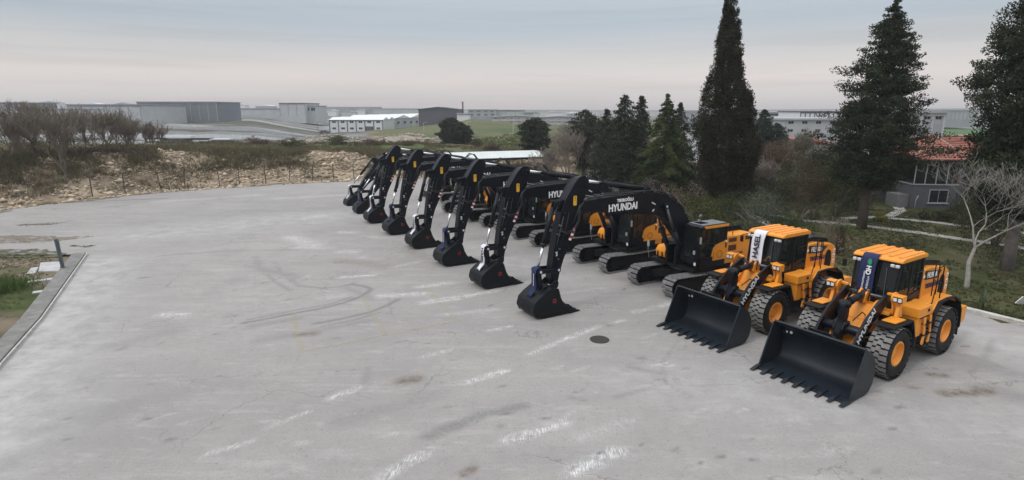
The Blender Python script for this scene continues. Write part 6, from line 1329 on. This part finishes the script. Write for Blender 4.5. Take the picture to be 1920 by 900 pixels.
mb = MB(); mb.box(1.3, 2.75, -.03, .02, .9, 2.0); w_ = mb.build('window', TRIMW, hs); mb = MB(); mb.box(1.37, 2.0, -.04, -.03, .97, 1.93); mb.box(2.05, 2.68, -.04, -.03, .97, 1.93); mb.build('pane', GLASSD, w_); mb = MB(); mb.box(1.2, 2.85, -.12, .0, .84, .9); mb.build('sill', TRIMW, w_)
def tiled(mb, P0, P1, Q0, Q1, rows, lift=.045):
    """rows of overlapping tile courses between eave P0-P1 and top Q0-Q1"""
    P0, P1, Q0, Q1 = map(Vector, (P0, P1, Q0, Q1)); nrm = (P1 - P0).cross(Q0 - P0).normalized(); nrm = nrm if nrm.z > 0 else -nrm
    for i in range(rows):
        a, b_ = i / rows, (i + 1.12) / rows; e0, e1 = P0.lerp(Q0, a), P1.lerp(Q1, a); f0, f1 = P0.lerp(Q0, min(b_, 1)), P1.lerp(Q1, min(b_, 1)); m_ = max(2, int((e1 - e0).length / .16)); vs = []; fs = []
        for j in range(m_ + 1):
            t_ = j / m_; w_ = nrm * (lift + .035 * abs(math.sin(j * math.pi / 2))); vs += [e0.lerp(e1, t_), e0.lerp(e1, t_) + w_, f0.lerp(f1, t_) + nrm * (.004 + .035 * abs(math.sin(j * math.pi / 2)))]
        for j in range(m_): fs += [(j * 3, j * 3 + 3, j * 3 + 4, j * 3 + 1), (j * 3 + 1, j * 3 + 4, j * 3 + 5, j * 3 + 2)]
        mb.add(vs, fs)
o_ = .5; ap = (W1 * .78, D1 * .62, ZE + 1.55); mb = MB()
E_ = [(-o_ - .25, -o_, ZE - .15), (W1 + o_, -o_, ZE - .15), (W1 + o_, D1 + 1.5, ZE - .15), (-o_ - .25, D1 + 1.5, ZE - .15)]
tiled(mb, E_[0], E_[1], ap, ap, 13); tiled(mb, E_[3], E_[0], ap, ap, 13); tiled(mb, E_[1], (W1 + o_, 2.0, ZE - .15), ap, ap, 13); tiled(mb, E_[2], E_[3], ap, ap, 10)
tiled(mb, (W1 + .2, 1.7, ZE - .05), (9.0, 1.7, ZE - .05), (ap[0], D1 * .98, ap[2] + .05), (8.2, D1 * .98, ap[2] + .05), 12); tiled(mb, (9, 8.4, ZE - .1), (0, 8.4, ZE - .1), (8.2, D1 * .98, ap[2] + .05), (ap[0], D1 * .98, ap[2] + .05), 12)
rf = mb.build('roof', TILE, hs, fix=False); mb = MB(); mb.tube([E_[1], ap], .07, 8); mb.tube([E_[0], ap], .05, 8); mb.tube([ap, (8.2, D1 * .98, ap[2] + .06)], .10, 8); mb.build('ridge', RIDGE, rf)
mb = MB(); mb.prismz([(e[0], e[1]) for e in E_], ZE - .22, ZE - .15); mb.box(W1 + .5, 9.0, 1.7, 2.2, ZE - .2, ZE - .1); mb.build('eaves', mat('dark_soffit', (.05, .03, .028), .8), rf)
mb = MB(); mb.tube([(.35, -.05, 0), (.35, -.05, 1.1), (.5, -.05, 1.5)], .04, 8); mb.build('drainpipe', TRIMW, hs)
mb = MB(); mb.box(-.9, 0, .3, 2, -.4, 1.5); mb.build('porch_wall', mat('porch_stone', (.13, .13, .14), .9, noise=.2), hs)
# ================================================================== far buildings
def far_building(label, px0, px1, pyb, pyt, Y, D, wall, roofm, bays=0, trim=None, windows=None, gable=0.0, floors=2, cat='building', name='industrial_hall', rot=0.0, roof_over=.4, sawtooth=0, stripe=None, zbase=None, door=None):
    x0, _, zb = at(px0, pyb, Y); x1, _, zt = at(px1, pyt, Y); W = x1 - x0; zt = at((px0 + px1) / 2, pyt, Y)[2]; zb_ = zb if zbase is None else zbase; H = zt - zb_
    root = empty(name, (x0, Y, zb_), rot); tag(root, label, cat)
    mb = MB(); mb.box(0, W, 0, D, -4, H); mb.build('wall', wall, root)
    mb = MB()
    if sawtooth:
        for i in range(sawtooth): y0, y1 = D * i / sawtooth, D * (i + 1) / sawtooth; mb.add([(-.3, y0, H + .05), (W + .3, y0, H + .05), (W + .3, (y0 + y1) / 2, H + gable), (-.3, (y0 + y1) / 2, H + gable), (-.3, y1, H + .05), (W + .3, y1, H + .05)], [(0, 1, 2, 3), (3, 2, 5, 4), (0, 3, 4), (1, 5, 2)])
    elif gable: mb.prism([(-roof_over, H), (W / 2, H + gable), (W + roof_over, H), (W + roof_over, H + .3), (W / 2, H + gable + .35), (-roof_over, H + .3)], -roof_over, D + roof_over); mb.prism([(0, H), (W, H), (W / 2, H + gable)], 0, D)
    else: mb.box(-roof_over, W + roof_over, -roof_over, D + roof_over, H, H + .35)
    mb.build('roof', roofm, root)
    if trim and bays:
        for i in range(bays + 1): mb = MB(); x = W * i / bays; mb.box(x - .18, x + .18, -.12, .0, 0, H); mb.build('pilaster', trim, root)
        mb = MB(); mb.box(-.2, W + .2, -.14, 0, H - .5, H); mb.build('fascia', trim, root)
    if windows and bays:
        for i in range(bays):
            for f in range(floors):
                x = W * (i + .5) / bays; z = H * (f + .55) / floors; w_ = W / bays * windows; mb = MB(); mb.box(x - w_ / 2, x - .06, -.06, -.01, z, z + H / floors * .3); mb.box(x + .06, x + w_ / 2, -.06, -.01, z, z + H / floors * .3); mb.build('window', GLASSD, root)
    if stripe: mb = MB(); mb.box(0, W, -.08, -.01, H * stripe[1], H * stripe[2]); mb.build('band', stripe[0], root)
    if door: mb = MB(); mb.box(W * door[0], W * door[1], -.1, -.01, 0, H * door[2]); mb.build('door', door[3], root)
    return root
WW = mat('white_cladding', (.62, .63, .66), .6, noise=.06, nscale=.5); GW = mat('pale_grey_cladding', (.40, .42, .44), .7, noise=.1, nscale=.3); DW = mat('dark_blue_grey_cladding', (.15, .17, .205), .7, noise=.12, nscale=.15)
MG = mat('mid_grey_cladding', (.27, .285, .31), .7, noise=.15, nscale=.2); NV = mat('slate_cladding', (.055, .06, .075), .6, noise=.1, nscale=.2); RW = mat('white_roof_sheet', (.72, .74, .76), .5, noise=.06, nscale=.3); RB = mat('brown_red_band', (.30, .09, .08), .7); CW = mat('concrete_panel', (.34, .35, .36), .9, noise=.12, nscale=.25, bump=.2, bscale=2)
far_building('white two storey warehouse with dark frames and a long white roof in the field', 619, 717, 249, 225, 262, 26, WW, RW, 6, NV, .4, sawtooth=2, gable=1.2, door=(.67, .82, .5, NV))
x0, _, zb = at(717, 250, 262); hw = empty('long_warehouse', (x0 + .1, 266, zb)); tag(hw, 'long pale hall with saw toothed roof running back behind the white warehouse', 'building')
mb = MB(); mb.add([(-24, 24, 0), (0, 24, 0), (30, 150, 0), (-6, 150, 0)] + [(-24, 24, 6.0), (0, 24, 6.0), (30, 150, 6.4), (-6, 150, 6.4)], [(0, 1, 5, 4), (1, 2, 6, 5), (2, 3, 7, 6), (3, 0, 4, 7)]); mb.add([(0, 0, -3), (.1, 24, -3), (.1, 24, 6), (0, 0, 6)], [(0, 1, 2, 3)]); mb.build('wall', GW, hw)
for i in range(7):
    t0, t1 = i / 7, (i + 1) / 7; L_ = lambda t_: Vector((-24 + 18 * t_, 24 + 126 * t_, 6.2)); R_ = lambda t_: Vector((30 * t_ + .5, 24 + 126 * t_, 6.2)); tm = t0 + (t1 - t0) * .55
    mb = MB(); up_ = Vector((0, 0, 1.6)); mb.add([L_(t0), R_(t0), R_(tm) + up_, L_(tm) + up_, R_(t1), L_(t1)], [(0, 1, 2, 3), (3, 2, 4, 5), (0, 3, 5), (1, 4, 2)]); mb.build('roof_bay', RW, hw)
for i in range(16):
    t_ = (i + .5) / 16; p = Vector((30 * t_, 24 + 126 * t_, 0)); mb = MB(); mb.box(p.x + .05, p.x + .5, p.y - 1.5, p.y + 1.5, 3.6, 4.6); mb.build('window', GLASSD, hw)
far_building('dark slate hall with low gabled roof on the green slope', 785, 857, 222, 206, 262, 30, NV, NV, gable=1.0)
far_building('small white walled annex right of the dark slate hall', 857, 880, 223, 214, 255, 8, WW, MG)
far_building('grey industrial block with pale front right of the dark slate hall', 878, 930, 220, 206, 330, 24, MG, GW, 4, GW, .3)
far_building('wide flat grey factory with pale walls on the skyline', 931, 984, 219, 207, 335, 30, GW, MG, 3, MG)
far_building('small pale grey block at the right end of the skyline factory', 984, 1000, 219, 211, 330, 15, MG, GW)
far_building('low row of pale units with red stripes in the valley, left part', 922, 1010, 233, 220, 285, 14, GW, MG, 6, MG, .35, stripe=(RB, .36, .46), gable=.6)
far_building('low row of pale units with red stripes in the valley, right part', 1013, 1085, 233, 221, 290, 14, GW, MG, 5, MG, .35, stripe=(RB, .36, .46), gable=.6)
far_building('tall pale hall with dark roof edge and open front left of the valley', 526, 571, 218, 194, 345, 26, GW, NV, 3, MG)
far_building('low pale annex with barred windows beside the tall pale hall', 572, 592, 218, 199, 350, 20, GW, MG, 2, None, .7, floors=1)
far_building('very long dark blue grey hall on the left skyline', 262, 405, 226, 192, 250, 22, DW, MG, 9, MG)
far_building('long low grey hall sloping away right of the dark one', 418, 528, 222, 204, 360, 20, GW, MG)
far_building('long pale hall with light grey wall behind the left thickets', 130, 262, 222, 197, 215, 30, GW, MG, 6, MG)
far_building('bright low shed behind the crooked tree at the far left', 14, 110, 226, 206, 180, 20, WW, MG)
far_building('grey hall at the left edge behind the thickets', -140, 10, 222, 193, 215, 24, MG, MG)
far_building('distant pale halls along the horizon above the white warehouse', 600, 700, 208, 201, 620, 40, MG, GW, 6, GW)
far_building('distant low white hall behind the long warehouse', 700, 785, 214, 204, 520, 40, GW, GW)
far_building('big pale concrete hall behind the garden, right of the bluish firs', 1466, 1600, 270, 225, 128, 30, CW, CW, 5, None, .35, floors=3)
far_building('pale flat roofed factory with dark window band on the right skyline', 1380, 1502, 224, 211, 300, 30, GW, MG, 6, None, .8, floors=1)
far_building('white office block with dark panels and columns on the right skyline', 1500, 1590, 225, 210, 240, 20, WW, NV, 10, NV)
far_building('grey wide factory glimpsed left of the tall narrow cypress', 1270, 1345, 226, 208, 280, 30, MG, GW, 3, GW)
far_building('pale concrete building with a recessed bay behind the red roof', 1700, 1772, 262, 212, 96, 14, CW, CW, 3, GW, .5, door=(.62, .95, .6, MG))
far_building('grey hall with ribbed wall on the far hillside at the right', 1770, 1835, 224, 207, 300, 30, MG, GW, 8, GW)
far_building('low red roofed shed in front of the big concrete hall', 1490, 1560, 290, 272, 88, 8, CW, mat('faded_red_roof', (.32, .11, .09), .8, noise=.2), gable=.6)
TB = [(603, 8, 4, 560), (622, 12, 5, 600), (640, 7, 6, 640), (655, 14, 4, 600), (678, 9, 5, 620), (694, 12, 6, 640), (712, 10, 5, 600), (735, 15, 5, 620), (760, 10, 4, 600), (1003, 9, 5, 520), (1040, 14, 5, 540), (1075, 12, 4, 560), (40, 16, 6, 640), (100, 22, 7, 660), (180, 18, 6, 640), (235, 14, 6, 620), (450, 16, 6, 640), (500, 20, 6, 660)]
for i, (px, w_, h_, Y) in enumerate(TB):
    x, y, _ = at(px, 205, Y); z = zg(x, y); root = empty('distant_building', (x, y, z)); tag(root, 'tiny pale building on the far horizon', 'building', 'tiny buildings along the far horizon')
    mb = MB(); mb.box(-w_ / 2, w_ / 2, -5, 5, -2, h_); mb.build('wall', (GW, WW, MG)[i % 3], root); mb = MB(); mb.prism([(-w_ / 2 - .5, h_), (w_ / 2 + .5, h_), (0, h_ + 1.6)], -5.3, 5.3); mb.build('roof', (MG, GW, RW)[i % 3], root)
# chimney, masts
def mast(px, pyb, pyt, Y, lab, r_=.12, m=None):
    x, y, zb = at(px, pyb, Y); zt = at(px, pyt, Y)[2]; o = empty('street_lamp', (x, y, zb)); tag(o, lab, 'lamp post'); mb = MB(); mb.tube([(0, 0, -1), (0, 0, zt - zb)], [r_, r_ * .6], 6); mb.build('pole', m or GW, o); mb = MB(); mb.bar((0, 0, zt - zb), (1.2, 0, zt - zb + .15), .12, .1); mb.build('lamp_arm', m or GW, o)
mast(795, 252, 230, 200, 'pale street lamp on the green slope left of the field trees', .09); mast(962, 258, 232, 150, 'pale lamp post in the meadow before the striped units', .07); mast(597, 252, 228, 250, 'dark lamp post beside the white warehouse yard', .12, NV); mast(875, 250, 228, 150, 'slim pole standing just right of the field trees', .06)
x, y, zb = at(868, 222, 290); ch = empty('chimney', (x, y, zb)); tag(ch, 'slim dark chimney rising behind the slate hall', 'chimney'); mb = MB(); mb.tube([(0, 0, -1), (0, 0, 7.6)], [.5, .4], 10); mb.build('shaft', mat('brick_shaft', (.16, .1, .09), .9), ch); mb = MB(); mb.cyl((0, 0, 7.6), (0, 0, 8.0), .55, 10); mb.build('rim', NV, ch)
# pallets / stacked goods left
x, y, zb = at(318, 262, 112)
SK = mat('stacked_goods', (.3, .3, .3), .8, noise=.5, nscale=.6)
for i, (px, w_, h_, lab) in enumerate([(300, 5, 1.1, 'pale stack of building goods in the yard left of centre'), (335, 7, 1.5, 'wide dark stack of goods beside the pale stack'), (375, 6, 1.2, 'low grey stack of goods in the open yard'), (415, 5, .9, 'flat pale stack of goods at the right end of the yard')]):
    x, y, _ = at(px, 262, 116); z = zg(x, y); root = empty('goods_stack', (x, y, z)); tag(root, lab, 'stack')
    for j in range(3): mb = MB(); mb.box(-w_ / 2 + j * .2, w_ / 2 - j * .3, -.8, .8, h_ * j / 3 + .03, h_ * (j + 1) / 3 - .04); mb.build('layer', WW if (i + j) % 2 else NV, root, .02)
x, y, zb = at(710, 249, 250); cr = empty('parked_car', (at(609, 249, 245)[0], 245, zg(at(609, 249, 245)[0], 245))); tag(cr, 'dark car parked left of the white warehouse', 'car')
mb = MB(); mb.prism(rounded([(-2.1, .35), (2.1, .35), (2.15, .8), (1.2, .95), (.6, 1.4), (-1.1, 1.4), (-1.7, .95), (-2.15, .85)], .15), -.85, .85); mb.build('body', NV, cr); 
for sx in (-1.3, 1.3):
    for sy in (-.82, .82): mb = MB(); mb.lathe_y([(.001, sy - .1), (.33, sy - .1), (.33, sy + .1), (.001, sy + .1)], sx, .33, 14); mb.build('wheel', TYRE, cr)
# ================================================================== haze
HZ = bpy.data.materials.new('haze_air'); HZ.use_nodes = True; t = HZ.node_tree; t.nodes.remove(t.nodes['Principled BSDF']); pv = t.nodes.new('ShaderNodeVolumePrincipled'); pv.inputs['Color'].default_value = (.86, .88, .92, 1); pv.inputs['Density'].default_value =   .0005; pv.inputs['Anisotropy'].default_value = .2; t.links.new(pv.outputs[0], t.nodes['Material Output'].inputs['Volume'])
mb = MB(); mb.box(-620, 620, -60, 720, -6, 30); tag(mb.build('haze', HZ), kind='stuff')
